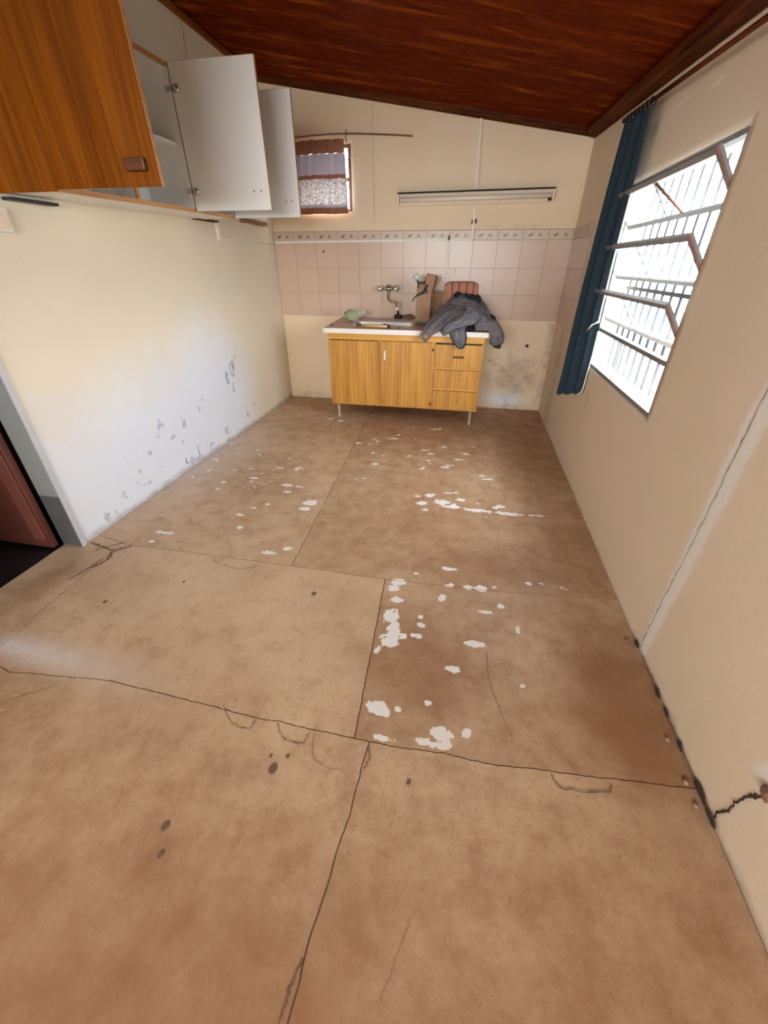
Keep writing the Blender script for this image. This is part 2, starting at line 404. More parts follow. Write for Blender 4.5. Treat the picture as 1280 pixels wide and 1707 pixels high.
BLOBS = [(1.83, -3.329, .038, .056), (1.838, -3.468, .042, .037), (1.846, -3.388, .034, .066), (1.822, -3.085, .046, .03), (1.80, -3.141, .036, .025), (2.042, -3.157, .02, .036), (2.226, -3.055, .034, .03), (2.161, -3.06, .024, .022), (2.072, -3.064, .024, .018), (2.296, -3.029, .02, .018), (1.845, -3.773, .05, .03), (1.875, -3.784, .026, .02), (1.928, -3.767, .016, .019), (2.033, -3.721, .02, .016), (2.085, -3.83, .036, .034), (2.041, -3.868, .06, .018), (2.101, -3.866, .042, .02), (1.89, -3.882, .042, .013), (2.175, -3.809, .014, .016), (2.062, -2.285, .09, .022), (2.218, -2.298, .116, .02), (2.408, -2.300, .115, .02), (2.579, -2.285, .083, .016), (1.891, -2.164, .036, .034), (1.98, -2.235, .056, .034), (1.841, -2.275, .034, .028), (2.106, -2.183, .034, .03), (1.164, -2.926, .03, .03), (1.06, -2.986, .06, .02), (1.102, -2.415, .056, .034), (1.082, -2.499, .042, .026), (1.803, -3.515, .016, .03), (1.81, -3.448, .022, .019), (1.959, -3.304, .017, .017), (1.962, -3.347, .02, .02), (1.898, -3.429, .016, .02), (1.831, -3.218, .038, .02), (2.47, -2.969, .02, .013), (2.526, -2.963, .026, .013), (2.625, -2.971, .036, .012), (.70, -.72, .05, .02), (.825, -.76, .049, .03), (2.389, -3.3, .01, .035), (1.45, -1.15, .05, .02), (.36, -2.93, .06, .02), (.55, -2.15, .05, .014), (.75, -2.55, .03, .012)]
DUST = [(1.75, -1.5, .42, .6, .62), (.6, -2.1, .40, .6, .62), (2.0, -2.2, .35, .15, .6), (1.1, -2.3, .15, .5, .6), (2.3, -3.4, .3, .5, .4), (1.9, -.9, .7, .15, .55), (.5, -4.1, .15, .3, .55), (2.2, -4.4, .15, .4, .45), (2.62, -2.6, .12, .4, .5)]
STAIN = [(1.3, -5.0, 1.7, .95, .85), (.3, -4.6, .6, .8, .85), (2.5, -4.8, .6, .7, .8), (1.6, -.7, 1.6, 1.0, .45), (.5, -2.2, .6, .9, .35), (2.2, -2.4, .8, .6, .35), (2.0, -3.55, .28, .30, .55), (2.75, -3.6, .18, .35, .85), (1.75, -2.5, .7, .35, .38), (2.3, -2.85, .45, .18, .55), (.9, -.3, 1.3, .35, .5), (.32, -4.05, .22, .16, .6), (2.75, -4.4, .18, .5, .6), (1.2, -4.6, .5, .3, .35), (2.6, -1.0, .35, 1.0, .5), (.05, -3.45, .12, .4, .55), (2.8, -.2, .25, .3, .5)]
rf = random.Random(3)
for cx, cy, sx, sy, n in ((1.72, -1.45, .30, .38, 42), (.60, -2.05, .28, .42, 36), (1.95, -2.2, .2, .08, 8), (2.1, -3.35, .25, .25, 8)):
    for _ in range(n):
        r = rf.uniform(.012, .030); BLOBS.append((rf.gauss(cx, sx), min(-.8, rf.gauss(cy, sy)), r*rf.uniform(.8, 1.9), r*rf.uniform(.5, .8)))
BINS = {}
for b in BLOBS:
    for i in range(int((b[0]-b[2]*2.3)//.1), int((b[0]+b[2]*2.3)//.1)+1):
        for j in range(int((b[1]-b[3]*2.3)//.1), int((b[1]+b[3]*2.3)//.1)+1): BINS.setdefault((i, j), []).append(b)
def emask(lst, x, y):
    m = 0.
    for cx, cy, rx, ry, a in lst:
        d = ((x-cx)/rx)**2+((y-cy)/ry)**2
        if d < 6: m = max(m, a*math.exp(-d*.7))
    return m
def fmask(x, y):
    w = 0.
    for cx, cy, rx, ry in BINS.get((int(x//.1), int(y//.1)), ()):
        d = ((x-cx)/rx)**2+((y-cy)/ry)**2
        if d < 5: w = max(w, .85*math.exp(-d*.75))
    # pale worn streak along the joint by the doorway, painted window sheen beside the left wall
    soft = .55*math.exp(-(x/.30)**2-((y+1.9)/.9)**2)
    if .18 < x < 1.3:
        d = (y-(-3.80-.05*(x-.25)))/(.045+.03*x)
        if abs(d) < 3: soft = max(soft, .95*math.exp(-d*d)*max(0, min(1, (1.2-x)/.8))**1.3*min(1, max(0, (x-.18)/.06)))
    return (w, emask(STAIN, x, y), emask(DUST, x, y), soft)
base = one('crack').box((-.12, YF-.15, -.14), (WD+.15, .15, -.005)).build('floor'); tag(base, 'worn cement floor cast in cracked slabs', None, None, 'structure')
def slab(x0, x1, y0, y1, nx, ny, tone=0.):
    """x0/x1 functions of y, y0/y1 functions of x (y0 lower): bordered patch 12 mm thick with an open joint round it"""
    g = .0022; mb = one('floor'); top = []
    def P(u, v):
        # iterate to meet both families of curves
        x = x0(-3)+u*(x1(-3)-x0(-3)); y = y0(x)+v*(y1(x)-y0(x))
        for _ in range(3):
            xa, xb = x0(y)+g, x1(y)-g; x = xa+u*(xb-xa); ya, yb = y0(x)+g, y1(x)-g; y = ya+v*(yb-ya)
        return x, y
    bm = mb.bm; V = []
    for j in range(ny+1):
        row = []
        for i in range(nx+1):
            x, y = P(i/nx, j/ny); e = 0
            z = .0016*fbm((x*2.2, y*2.2, 5), 3) - .002
            row.append(bm.verts.new((x, y, z)))
        V.append(row)
    for j in range(ny):
        for i in range(nx): bm.faces.new((V[j][i], V[j][i+1], V[j+1][i+1], V[j+1][i])).smooth = True
    loop = V[0]+[V[j][nx] for j in range(1, ny+1)]+V[ny][-2::-1]+[V[j][0] for j in range(ny-1, 0, -1)]
    low = [bm.verts.new((v.co.x, v.co.y, -.0118)) for v in loop]; n = len(loop)
    for i in range(n): bm.faces.new((loop[i], low[i], low[(i+1) % n], loop[(i+1) % n]))
    for i in range(n):
        ed = bm.edges.get((loop[i], loop[(i+1) % n])); ed.smooth = False
    lay = bm.verts.layers.float_color.new('mask')
    for v in bm.verts:
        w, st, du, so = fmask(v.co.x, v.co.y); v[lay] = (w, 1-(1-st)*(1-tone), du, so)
    return mb.build('slab', None, base)
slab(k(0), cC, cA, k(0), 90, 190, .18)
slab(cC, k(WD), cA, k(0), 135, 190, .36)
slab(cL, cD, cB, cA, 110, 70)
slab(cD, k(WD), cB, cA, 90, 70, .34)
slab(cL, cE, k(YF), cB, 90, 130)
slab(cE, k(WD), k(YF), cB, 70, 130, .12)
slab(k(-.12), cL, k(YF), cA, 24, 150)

def ribbon(pts, nrm, w, name, mat, parent, seed=0, n=40, amp=.006, off=.0012):
    """a thin irregular crack lying on a surface"""
    nrm = Vector(nrm).normalized(); pts = smooth_path(pts, max(2, n//max(1, len(pts)-1))); mb = one(mat); L = []
    for i, p in enumerate(pts):
        t = (pts[min(i+1, len(pts)-1)]-pts[max(i-1, 0)]).normalized(); s = nrm.cross(t)
        c = p+s*amp*(N(i*.45, seed, 1)+.5*N(i*1.3, seed, 2))+nrm*off
        ww = w*(.35+.65*abs(N(i*.6, seed, 7))*1.6)*(0.15 if i in (0, len(pts)-1) else 1)
        L.append((mb.bm.verts.new(c-s*ww/2), mb.bm.verts.new(c+s*ww/2)))
    for i in range(len(L)-1): mb._set([mb.bm.faces.new((L[i][0], L[i][1], L[i+1][1], L[i+1][0]))])
    return mb.build(name, None, parent)
Zn = (0, 0, 1)
fl = [([(1.30, -3.875), (1.36, -3.93), (1.43, -3.94), (1.44, -3.90)], .004), ([(1.52, -3.90), (1.56, -3.945), (1.63, -3.95), (1.64, -3.915)], .005), ([(1.66, -3.91), (1.68, -3.98), (1.74, -4.01), (1.79, -4.0)], .003), ([(2.44, -3.89), (2.47, -3.925), (2.60, -3.91), (2.62, -3.88)], .006), ([(1.85, -3.92), (1.865, -3.95), (1.855, -3.99)], .007),
      ([(.78, -3.09), (.84, -3.13), (.98, -3.15), (1.06, -3.10)], .004), ([(.26, -4.25), (.40, -4.12), (.50, -4.02), (.62, -3.93)], .003), ([(.20, -3.30), (.23, -3.22), (.21, -3.15), (.27, -3.08)], .020), ([(.02, -3.10), (.10, -3.12), (.20, -3.14)], .016), ([(.10, -3.16), (.16, -3.10), (.22, -3.05)], .012), ([(.16, -3.40), (.19, -3.30), (.20, -3.22)], .014), ([(2.25, -3.45), (2.26, -3.6), (2.33, -3.8)], .003), ([(2.0, -4.45), (2.03, -4.36), (2.05, -4.30)], .002),
      ([(1.795, -4.52), (1.80, -4.46), (1.812, -4.42)], .008)]
for i, (p, w) in enumerate(fl): ribbon([(x, y, 0) for x, y in p], Zn, w, 'crack', 'crack', base, i, 30, .008, .0006)
spots = [(1.568, -4.045, .014), (.467, -3.502, .009), (1.426, -3.254, .011), (1.33, -4.25, .010), (1.36, -4.31, .007), (.75, -3.3, .007), (1.60, -4.0, .006), (2.0, -4.0, .007), (1.545, -4.01, .005)]
for i, (x, y, r) in enumerate(spots):
    mb = one('crack'); ring = [mb.bm.verts.new((x+r*(1+.4*N(j, i, 2))*math.cos(j/9*2*pi), y+r*1.2*(1+.4*N(j, i, 5))*math.sin(j/9*2*pi), .0008)) for j in range(9)]
    mb.bm.faces.new(ring); mb.build('stain_spot', None, base)

# ------------------------------------------------------------------ setting: walls
def wall(name, mat, P, umax, vmax, du, holes, thick, nrm, maskf, u0=0., label=None):
    """front face at P(u, v) as a fine grid with rectangular holes, 'thick' deep"""
    def lines(a, b, step, extra):
        n = max(1, round((b-a)/step)); L = [a+(b-a)*i/n for i in range(n+1)]
        for e in extra:
            q = min(range(len(L)), key=lambda i: abs(L[i]-e)); L[q] = e
        return sorted(set(L))
    U = lines(u0, umax, du, [h[i] for h in holes for i in (0, 1)]); Vv = lines(-.1, vmax, du, [h[i] for h in holes for i in (2, 3)])
    mb = one(mat); bm = mb.bm; nrm = Vector(nrm); f = {}; b = {}
    lay = bm.verts.layers.float_color.new('mask')
    def cell(i, j):
        if not (0 <= i < len(U)-1 and 0 <= j < len(Vv)-1): return False
        cu, cv = (U[i]+U[i+1])/2, (Vv[j]+Vv[j+1])/2
        return not any(h[0] < cu < h[1] and h[2] < cv < h[3] for h in holes)
    def gv(d, i, j, o):
        if (i, j) not in d:
            p = Vector(P(U[i], Vv[j]))-nrm*o
            if o == 0: p += nrm*.002*fbm((U[i]*1.5, Vv[j]*1.5, len(name)), 3)
            v = bm.verts.new(p); d[(i, j)] = v; v[lay] = maskf(U[i], Vv[j])
        return d[(i, j)]
    for i in range(len(U)-1):
        for j in range(len(Vv)-1):
            if not cell(i, j): continue
            q = [(i, j), (i+1, j), (i+1, j+1), (i, j+1)]
            bm.faces.new([gv(f, *x, 0) for x in q]).smooth = True; bm.faces.new([gv(b, *x, thick) for x in q[::-1]])
            for (a, c), nb in (((q[0], q[1]), (i, j-1)), ((q[1], q[2]), (i+1, j)), ((q[2], q[3]), (i, j+1)), ((q[3], q[0]), (i-1, j))):
                if not cell(*nb): bm.faces.new((gv(f, *a, 0), gv(b, *a, thick), gv(b, *c, thick), gv(f, *c, 0)))
    o = mb.build(name, None); return tag(o, label, None, None, 'structure')
HT = 2.95
def m_back(x, z):
    g = 0.
    if z < .9:
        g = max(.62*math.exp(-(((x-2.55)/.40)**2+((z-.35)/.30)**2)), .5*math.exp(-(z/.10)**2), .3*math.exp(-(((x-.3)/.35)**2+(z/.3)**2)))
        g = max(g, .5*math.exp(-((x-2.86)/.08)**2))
    if 1.62 < z < 1.75: g = max(g, (.55 if x > 1.9 else .3)*math.exp(-((z-1.665)/.016)**2))
    for (cx, cz, r) in ((1.25, 2.09, .012), (2.62, 2.12, .012), (2.29, .5, .02)):
        g = max(g, .9*math.exp(-(((x-cx)/r)**2+((z-cz)/r)**2)))
    w = .75*math.exp(-(((x-2.5)/.3)**2+((z-.1)/.14)**2)) if z < .6 else 0
    return (w, g, 0, 1)
wall_back = wall('wall_back', 'wall', lambda u, v: (u, 0, v), WD+.15, HT, .025, [(.30, .83, 1.80, 2.29)], .15, (0, -1, 0), m_back, -.12, 'cream end wall with tiled band behind the sink')
LM = [(-2.28, .44, .05, .03), (-2.33, .37, .03, .05), (-2.05, .36, .02, .08), (-1.98, .04, .10, .04), (-1.28, .60, .025, .06), (-1.10, .17, .03, .06), (-2.62, .14, .05, .015), (-1.25, .55, .055, .11), (-1.20, .60, .03, .08), (-1.33, .53, .03, .10), (-2.29, .40, .07, .05), (-2.04, .33, .04, .07), (-2.03, .05, .12, .05), (-1.12, .12, .05, .05), (-2.57, .2, .03, .03), (-2.75, .12, .04, .04), (-2.45, .28, .04, .04), (-2.20, .30, .06, .03), (-1.5, .10, .08, .06), (-1.8, .07, .10, .04), (-1.27, .44, .02, .10), (-2.9, .06, .08, .05), (-.95, .16, .03, .04), (-1.75, .45, .02, .06), (-1.82, .40, .03, .06), (-2.55, .10, .05, .03), (-2.1, .22, .04, .02), (-2.65, .30, .015, .015), (-2.4, .15, .02, .02), (-2.5, .33, .012, .012)]
def m_left(u, z):
    y = -u
    # efflorescence on the lower wall, with cool window light painted into its tone
    top = .85+.20*fbm((y*1.1, 3, 1), 3)+.25*math.exp(-((y+1.9)/.7)**2)
    w = max(0, min(1, (top-z)/.5))*max(0, min(1, (-y-.75)/.5))*.95
    p = 0.
    for cy, cz, ry, rz in LM:
        d = ((y-cy)/ry)**2+((z-cz)/rz)**2
        if d < 6: p = max(p, .62*math.exp(-d*.6))
    g = .75*math.exp(-(z/.04)**2)+.25*math.exp(-((y+.05)/.06)**2)  # darker along the floor and in the far corner
    return (w, g, p, 1)
wall_left = wall('wall_left', 'wall_l', lambda u, v: (0, -u, v), -YF, HT, .025, [(3.135, 4.05, -1, 2.1)], .12, (1, 0, 0), m_left, 0, 'cream side wall with efflorescence and painted window light near the floor')
def m_right(u, z):
    y = -u; w = g = p = 0.
    cx = 3.30+.012*N(z*3, 1, 1)
    w = max(w, 1.0*math.exp(-((u-cx-.025)/(.040+.016*z))**2)*(1 if z < 1.45 else max(0, 1-(z-1.45)*3)))
    d = ((u-3.98)/.05)**2+((z-.36+1.1*(3.99-u))/.06)**2
    w = max(w, math.exp(-d*.6))
    # long pale ridge of filler under the curtain rod
    if 1.4 < u < 2.3: w = max(w, .8*math.exp(-((z-(2.03-.07*(u-1.45)))/.010)**2))
    if u > 3.33: p = .0
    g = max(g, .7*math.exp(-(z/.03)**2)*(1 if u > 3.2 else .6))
    g = max(g, .6*math.exp(-(((u-1.60)/.10)**2+((z-1.98)/.07)**2)))  # darker spot beside the curtain top
    g = max(g, .45*math.exp(-(((u-1.67)/.03)**2+((z-.60)/.10)**2)))
    if u < .95 and z < 1.0: g = max(g, .45*math.exp(-((u-.45)/.25)**2))
    return (w, g, p, 1)
wall_right = wall('wall_right', 'wall_r', lambda u, v: (WD, -u, v), -YF, HT, .025, [(1.33, 2.64, .77, 1.77)], .15, (-1, 0, 0), m_right, 0, 'buff side wall with a filled vertical crack')
wall_front = wall('wall_front', 'wall', lambda u, v: (u, YF, v), WD+.15, HT, .05, [(.20, 2.70, 1.24, 2.06)], .15, (0, 1, 0), lambda a, b: (0, 0, 0, 1), -.12, 'cream wall behind the viewer with an added opening for fill light')  # unseen opening, added and sized to send fill light down the room

# cracks in the walls
Xn = (-1, 0, 0)
ribbon([(WD, -3.31+.02*N(i*.9, 4, 4), .02+i*.13) for i in range(11)], Xn, .006, 'crack', 'crack', wall_right, 11, 70, .010, .004)
ribbon([(WD, -3.93, .02), (WD, -3.945, .12), (WD, -3.955, .2), (WD, -3.99, .27), (WD, -4.05, .33)], Xn, .016, 'crack', 'dark_void', wall_right, 12, 40, .012, .004)
ribbon([(WD, -3.34, .012), (WD, -3.5, .008), (WD, -3.72, .006), (WD, -3.95, .01)], (-1, 0, .3), .007, 'crack', 'crack', wall_right, 13, 50, .006, .005)
ribbon([(WD, -1.66, .66), (WD, -1.67, .58), (WD, -1.68, .53)], Xn, .006, 'crack', 'crack', wall_right, 14, 16, .012, .004)
for y, a in ((-3.52, .03), (-3.60, .025), (-3.72, .025), (-3.86, .04), (-3.93, .03), (-3.29, .025)):
    mb = one('dark_void'); ring = [mb.bm.verts.new((WD-.006-.012*abs(N(j, y*9, 2)), y+a*(1+.5*N(j, y, 2))*math.cos(j/9*2*pi), max(.002, .012+a*.45*(1+.5*N(j, y, 5))*math.sin(j/9*2*pi)))) for j in range(9)]
    mb.bm.faces.new(ring); mb.build('hole', None, wall_right)
ribbon([(1.03, 0, 2.57), (1.035, 0, 2.2), (1.04, 0, 1.95), (1.045, 0, 1.68)], (0, -1, 0), .004, 'crack', 'crack', wall_back, 15, 40, .004, .004)
ribbon([(1.975, 0, 2.42), (1.985, 0, 2.2), (1.99, 0, 1.98)], (0, -1, 0), .003, 'crack', 'crack', wall_back, 16, 20, .003, .004)
ribbon([(0, -1.065, 2.745), (0, -1.072, 2.62), (0, -1.085, 2.50), (0, -1.09, 2.34)], (1, 0, 0), .009, 'crack', 'crack', wall_left, 17, 30, .004, .004)
for i, (y, z, l) in enumerate(((-1.22, .60, .10), (-1.35, .52, .12), (-1.16, .66, .05), (-1.27, .42, .09), (-1.95, .09, .09), (-2.12, .08, .05))):
    ribbon([(0, y, z+l/2), (0, y-.01, z), (0, y+.004, z-l/2)], (1, 0, 0), .010, 'crack', 'crack', wall_left, 20+i, 14, .008, .004)

# ceiling: boards running across, sloping down to the right
def cz(x, y):
    zl = 2.765; zr = 2.30-.066*min(-y, 2.6); return zl+(zr-zl)*x/WD
def ceil_slab():
    mb = one('trim_dark'); bm = mb.bm; ys = [0.15, -1.3, -2.6, YF-.15]; T = []
    for y in ys:
        T.append([bm.verts.new((x, y, cz(x, min(y, 0))+dz)) for x, dz in ((-.15, .06), (WD+.15, .06), (WD+.15, .14), (-.15, .14))])
    for i in range(3):
        for j in range(4): bm.faces.new((T[i][j], T[i][(j+1) % 4], T[i+1][(j+1) % 4], T[i+1][j]))
    bm.faces.new(T[0]); bm.faces.new(T[-1][::-1]); return tag(mb.build('ceiling'), 'sloping dark varnished board ceiling', None, None, 'structure')
ceiling = ceil_slab()
bw = .098; y = 0.
while y > YF:
    y1 = max(y-bw, YF); g = .0006; mb = one('ceil'); bm = mb.bm
    prof = [(y-g, .022), (y-g, .003), (y-g-.003, .0), (y1+g+.003, .0), (y1+g, .003), (y1+g, .022)]
    R = [[bm.verts.new((x, yy, cz(x, yy)+dz)) for yy, dz in prof] for x in (.001, .96, 1.92, WD-.001)]
    n = len(prof)
    for a in range(3):
        for j in range(n): bm.faces.new((R[a][j], R[a][(j+1) % n], R[a+1][(j+1) % n], R[a+1][j]))
    bm.faces.new(R[0]); bm.faces.new(R[-1][::-1]); mb.build('board', None, ceiling, (0, y, 2.4)); y = y1
def moulding(name, pts, prof, mat, label):
    """prof: list of (offset along inward dir, dz); pts: [(point, inward dir)]"""
    mb = one(mat); bm = mb.bm; R = []
    for p, d in pts: R.append([bm.verts.new(Vector(p)+Vector(d)*a+Vector((0, 0, b))) for a, b in prof])
    n = len(prof)
    for i in range(len(R)-1):
        for j in range(n): bm.faces.new((R[i][j], R[i][(j+1) % n], R[i+1][(j+1) % n], R[i+1][j]))
    bm.faces.new(R[0]); bm.faces.new(R[-1][::-1]); o = mb.build(name); return tag(o, label, None, None, 'structure')
q = [(.003, -.001), (.055, -.001), (.055, -.014), (.038, -.024), (.032, -.036), (.016, -.044), (.003, -.046)]
moulding('trim_1', [((x, 0, cz(x, 0)), (0, -1, 0)) for x in (.003, 1, 2, WD-.003)], q, 'trim_dark', 'dark varnished moulding along the end wall')
moulding('trim_2', [((WD, yy, cz(WD, yy)), (-1, 0, 0)) for yy in (-.06, -1, -2, -2.6, YF+.01)], [(a*1.7, b*1.15) for a, b in q], 'trim_dark_y', 'dark double moulding above the window wall')
moulding('trim_3', [((0, yy, cz(0, yy)), (1, 0, 0)) for yy in (-.06, -2.6, YF+.01)], [(.003, -.012), (.022, -.014), (.024, -.045), (.003, -.047)], 'trim_left', 'orange brown batten along the left wall top')

# ------------------------------------------------------------------ tiles on the end wall and their return
TW = WD/13; TH = .2245; tz0 = .893
tb = one('tile').box((-TW/2+.0008, -.007, -TH/2+.0008), (TW/2-.0008, 0, TH/2-.0008), .0009).build('tile', None, wall_back)
first = True
gr = one('grout').box((.002, -.0045, tz0), (WD-.002, -.0005, 1.65)).build('grout_bed', None, wall_back)
for r in range(3):
    for c in range(13):
        loc = (TW*(c+.5), -.003, tz0+TH*(r+.5))
        if first: tb.location = loc; first = False
        else: dup(tb, loc)
bt = one('border').box((-TW/2+.001, -.009, -.038), (TW/2-.001, 0, .038), .0015).build('border_tile', None, wall_back, None)
for c in range(13):
    loc = (TW*(c+.5), -.003, tz0+3*TH+.0395)
    if c == 0: bt.location = loc
    else: dup(bt, loc)
one('grout').box((WD-.0045, -.67, tz0), (WD-.0005, -.010, 1.65)).build('grout_bed', None, wall_right)
rt = None
for r in range(3):
    for c in range(3):
        loc = (WD-.003, -.012-TW*(c+.5), tz0+TH*(r+.5))
        if rt is None:
            rt = one('tile').box((-.007, -TW/2+.0008, -TH/2+.0008), (0, TW/2-.0008, TH/2-.0008), .0009).build('tile', None, wall_right); rt.location = loc
        else: dup(rt, loc)
for c in range(3):
    q = one('border').box((-TW/2+.001, -.009, -.038), (TW/2-.001, 0, .038), .0015).build('border_tile', None, wall_right) if c == 0 else dup(q, (0, 0, 0))
    q.location = (WD-.003, -.012-TW*(c+.5), tz0+3*TH+.0395); q.rotation_euler = (0, 0, -pi/2)

# ------------------------------------------------------------------ doorway on the left
door = thing('door_1', (-.06, -3.135, 0), 'red brown door opened into the dark next room', None, None, 'structure')
f = B().m('jamb').box((-.125, -3.142, .32), (.004, -3.133, 2.09)).m('jamb_low').box((-.125, -3.142, 0), (.004, -3.133, .32)).m('jamb_edge').box((.001, -3.142, 0), (.010, -3.118, 2.115)).m('jamb').box((-.125, -4.05, 2.088), (.004, -3.133, 2.1)).m('jamb_edge').box((.001, -4.07, 2.09), (.010, -3.118, 2.115)).m('jamb').box((-.125, -4.05, 0), (.004, -4.041, 2.09)).m('jamb_edge').box((.001, -4.07, 0), (.010, -4.045, 2.115))
f.build('door_frame', None, door)
one('red_door').box((-.94, -3.195, .008), (-.135, -3.160, 2.07), .002).build('leaf', None, door)
B().m('red_edge').box((-.225, -3.202, .06), (-.150, -3.196, 2.03), .002).box((-.92, -3.202, .06), (-.845, -3.196, 2.03), .002).box((-.845, -3.202, 1.93), (-.225, -3.196, 2.03), .002).box((-.845, -3.202, .95), (-.225, -3.196, 1.05), .002).build('leaf_rails', None, door)
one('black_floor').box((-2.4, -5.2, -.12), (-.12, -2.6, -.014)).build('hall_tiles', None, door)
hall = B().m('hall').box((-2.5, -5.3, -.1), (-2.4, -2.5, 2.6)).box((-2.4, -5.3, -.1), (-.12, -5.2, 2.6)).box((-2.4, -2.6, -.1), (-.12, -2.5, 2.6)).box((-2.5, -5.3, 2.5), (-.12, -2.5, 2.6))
tag(hall.build('wall_hall'), 'dim walls of the next room', None, None, 'structure')
tag(one('white_paint').lathe((-.30, -3.46, -.013), [(.018, 0), (.020, .004), (.020, .012), (.015, .016), (.0, .017)], 'Z', 16).build('bottle_cap'), 'small white round cap lying on the black floor beyond the doorway', 'cap')

# ------------------------------------------------------------------ window_1 : steel pivot window in the right wall
win = thing('window_1', (WD, -1.985, .77), 'steel window with three tilted sashes above a fixed light', None, None, 'structure')
wy0, wy1 = -2.635, -1.335; xw = WD+.005
fr = one('sash').box((xw, wy0, .775), (xw+.035, wy1, .797)).box((xw, wy0, 1.752), (xw+.035, wy1, 1.768)).box((xw+.008, wy0, .797), (xw+.035, wy0+.018, 1.752)).box((xw, wy1-.022, .797), (xw+.035, wy1, 1.752)).box((xw-.003, wy0+.018, 1.002), (xw+.03, wy1-.022, 1.022))
fr.m('sash_rust').box((xw-.002, wy0-.001, .775), (xw+.009, wy0+.009, 1.765)).build('frame', None, win)
one('sash').box((xw+.004, -1.996, .797), (xw+.018, -1.986, 1.002)).build('glazing_bar', None, win)
one('glass').box((xw+.010, wy0+.018, .797), (xw+.013, -1.996, 1.002)).build('pane', None, win)
one('glass').box((xw+.010, -1.986, .797), (xw+.013, wy1-.022, 1.002)).build('pane', None, win)
sy0, sy1 = wy0+.030, wy1-.030
for i, (zt, zb, xt, xb) in enumerate(((1.728, 1.560, 2.818, 2.945), (1.475, 1.300, 2.82, 2.95), (1.242, 1.055, 2.82, 2.95))):
    T = Vector((xt, 0, zt)); Bm = Vector((xb, 0, zb)); d = (Bm-T).normalized(); nn = Vector((d.z, 0, -d.x)); L = (Bm-T).length
    def bar(mb, a0, a1, y0, y1, t0=-.006, t1=.006):
        vs = []
        for (a, t) in ((a0, t0), (a1, t0), (a1, t1), (a0, t1)): vs.append(T+d*a+nn*t)
        mb.prism([(p.x, y0, p.z) for p in vs], (0, y1-y0, 0))
    mb = one('sash'); bar(mb, 0, .022, sy0, sy1, -.010, .010); bar(mb, L-.020, L, sy0, sy1); bar(mb, .022, L-.020, sy1-.016, sy1); bar(mb, .022, L-.020, -1.990, -1.980)
    mb.m('sash'); bar(mb, .022, L-.020, sy0, sy0+.018, -.010, .010); mb.m('sash_rust'); bar(mb, .002, L-.02, sy0-.002, sy0+.002, .002, .011)
    sa = mb.build('sash', None, win)
    for (a, b) in ((sy0+.018, -1.990), (-1.980, sy1-.016)):
        mb = one('glass'); bar(mb, .022, L-.020, a, b, -.0015, .0015); mb.build('pane', None, sa)
one('sash_rust').tube([(2.828, -2.02, 1.70), (2.93, -2.16, 1.575)], .006, 6).build('stay_arm', None, win)
B().m('white_paint').tube([(2.835, -1.62, 1.72), (2.832, -1.625, 1.40), (2.835, -1.63, 1.06)], .006, 8).build('operating_rod', None, win)
B().m('chrome').tube([(2.84, -1.63, 1.07), (2.80, -1.625, 1.05), (2.785, -1.61, 1.01)], [.007, .006, .008], 8).build('handle', None, win)
# security grille outside
gri = thing('window_grille', (3.06, -1.985, .70), 'grey security bars outside the steel window', 'grille')
yb = -2.95; gb = None
while yb < -1.15:
    if gb is None: gb = one('bars').tube([(3.06, yb, .72), (3.06, yb, 1.95)], .0080, 6).build('bar', None, gri, (3.06, yb, .72))
    else: dup(gb, (0, yb+1.985, .02))
    yb += .118
for z in (.74, 1.245, 1.80):
    one('bars').box((3.053, -2.98, z-.010), (3.067, -1.15, z+.010)).build('rail', None, gri)
for yy in (-2.98, -1.15): one('bars').box((3.028, yy-.012, 1.2), (3.068, yy+.012, 1.29)).build('bracket', None, gri)
g = one('grass').box((-12, -20, -.35), (25, 14, -.15)).build('ground'); tag(g, 'grass and soil outside the house', None, None, 'structure')

# window_2 : small window behind the gauze curtain
w2 = thing('window_2', (.565, .02, 1.80), 'small high window behind the lace curtain', None, None, 'structure')
B().m('sash_rust').box((.302, .015, 1.802), (.322, .05, 2.288)).box((.800, .004, 1.802), (.828, .05, 2.288)).box((.322, .015, 1.802), (.800, .05, 1.822)).box((.322, .015, 2.265), (.800, .05, 2.288)).box((.322, .012, 2.03), (.800, .05, 2.056)).build('frame', None, w2)
one('glass').box((.322, .030, 1.822), (.800, .033, 2.03)).build('pane', None, w2); one('glass').box((.322, .030, 2.056), (.800, .033, 2.265)).build('pane', None, w2)
one('black').tube(smooth_path([(.72, .010, 2.165), (.76, .0, 2.185), (.80, .0, 2.18), (.812, .002, 2.12)], 4), .0035, 6).build('catch', None, w2)

# ------------------------------------------------------------------ base cabinet with sink
X0, X1, YC, ZB, ZT = .727, 2.186, -.672, .148, .822
sc = thing('sink_cabinet', ((X0+X1)/2, -.36, 0), 'oak laminate sink base cabinet on thin legs with two doors and three drawers', 'cabinet')
B().m('oak').box((X0, YC+.02, ZB), (X0+.016, -.04, ZT)).box((X1-.016, YC+.02, ZB), (X1, -.04, ZT)).m('oak_flat').box((X0, YC+.02, ZB), (X1, -.04, ZB+.016)).m('white_lam').box((X0+.016, -.046, ZB+.016), (X1-.016, -.04, ZT)).build('carcass', None, sc)
f = B().m('oak_flat').box((X0, YC, .765), (X1, YC+.02, ZT), .001).box((X0, YC, ZB), (X1, YC+.02, ZB+.015), .001)
f.m('oak').box((X0, YC, ZB+.015), (X0+.008, YC+.02, .765)).box((X1-.020, YC, ZB+.015), (X1, YC+.02, .765)).box((1.205, YC, ZB+.015), (1.245, YC+.02, .765)).box((1.722, YC, ZB+.015), (1.752, YC+.02, .765))
f.m('oak_flat').box((1.752, YC, .532), (X1-.02, YC+.02, .552)).box((1.752, YC, .338), (X1-.02, YC+.02, .358)).build('face_frame', None, sc)
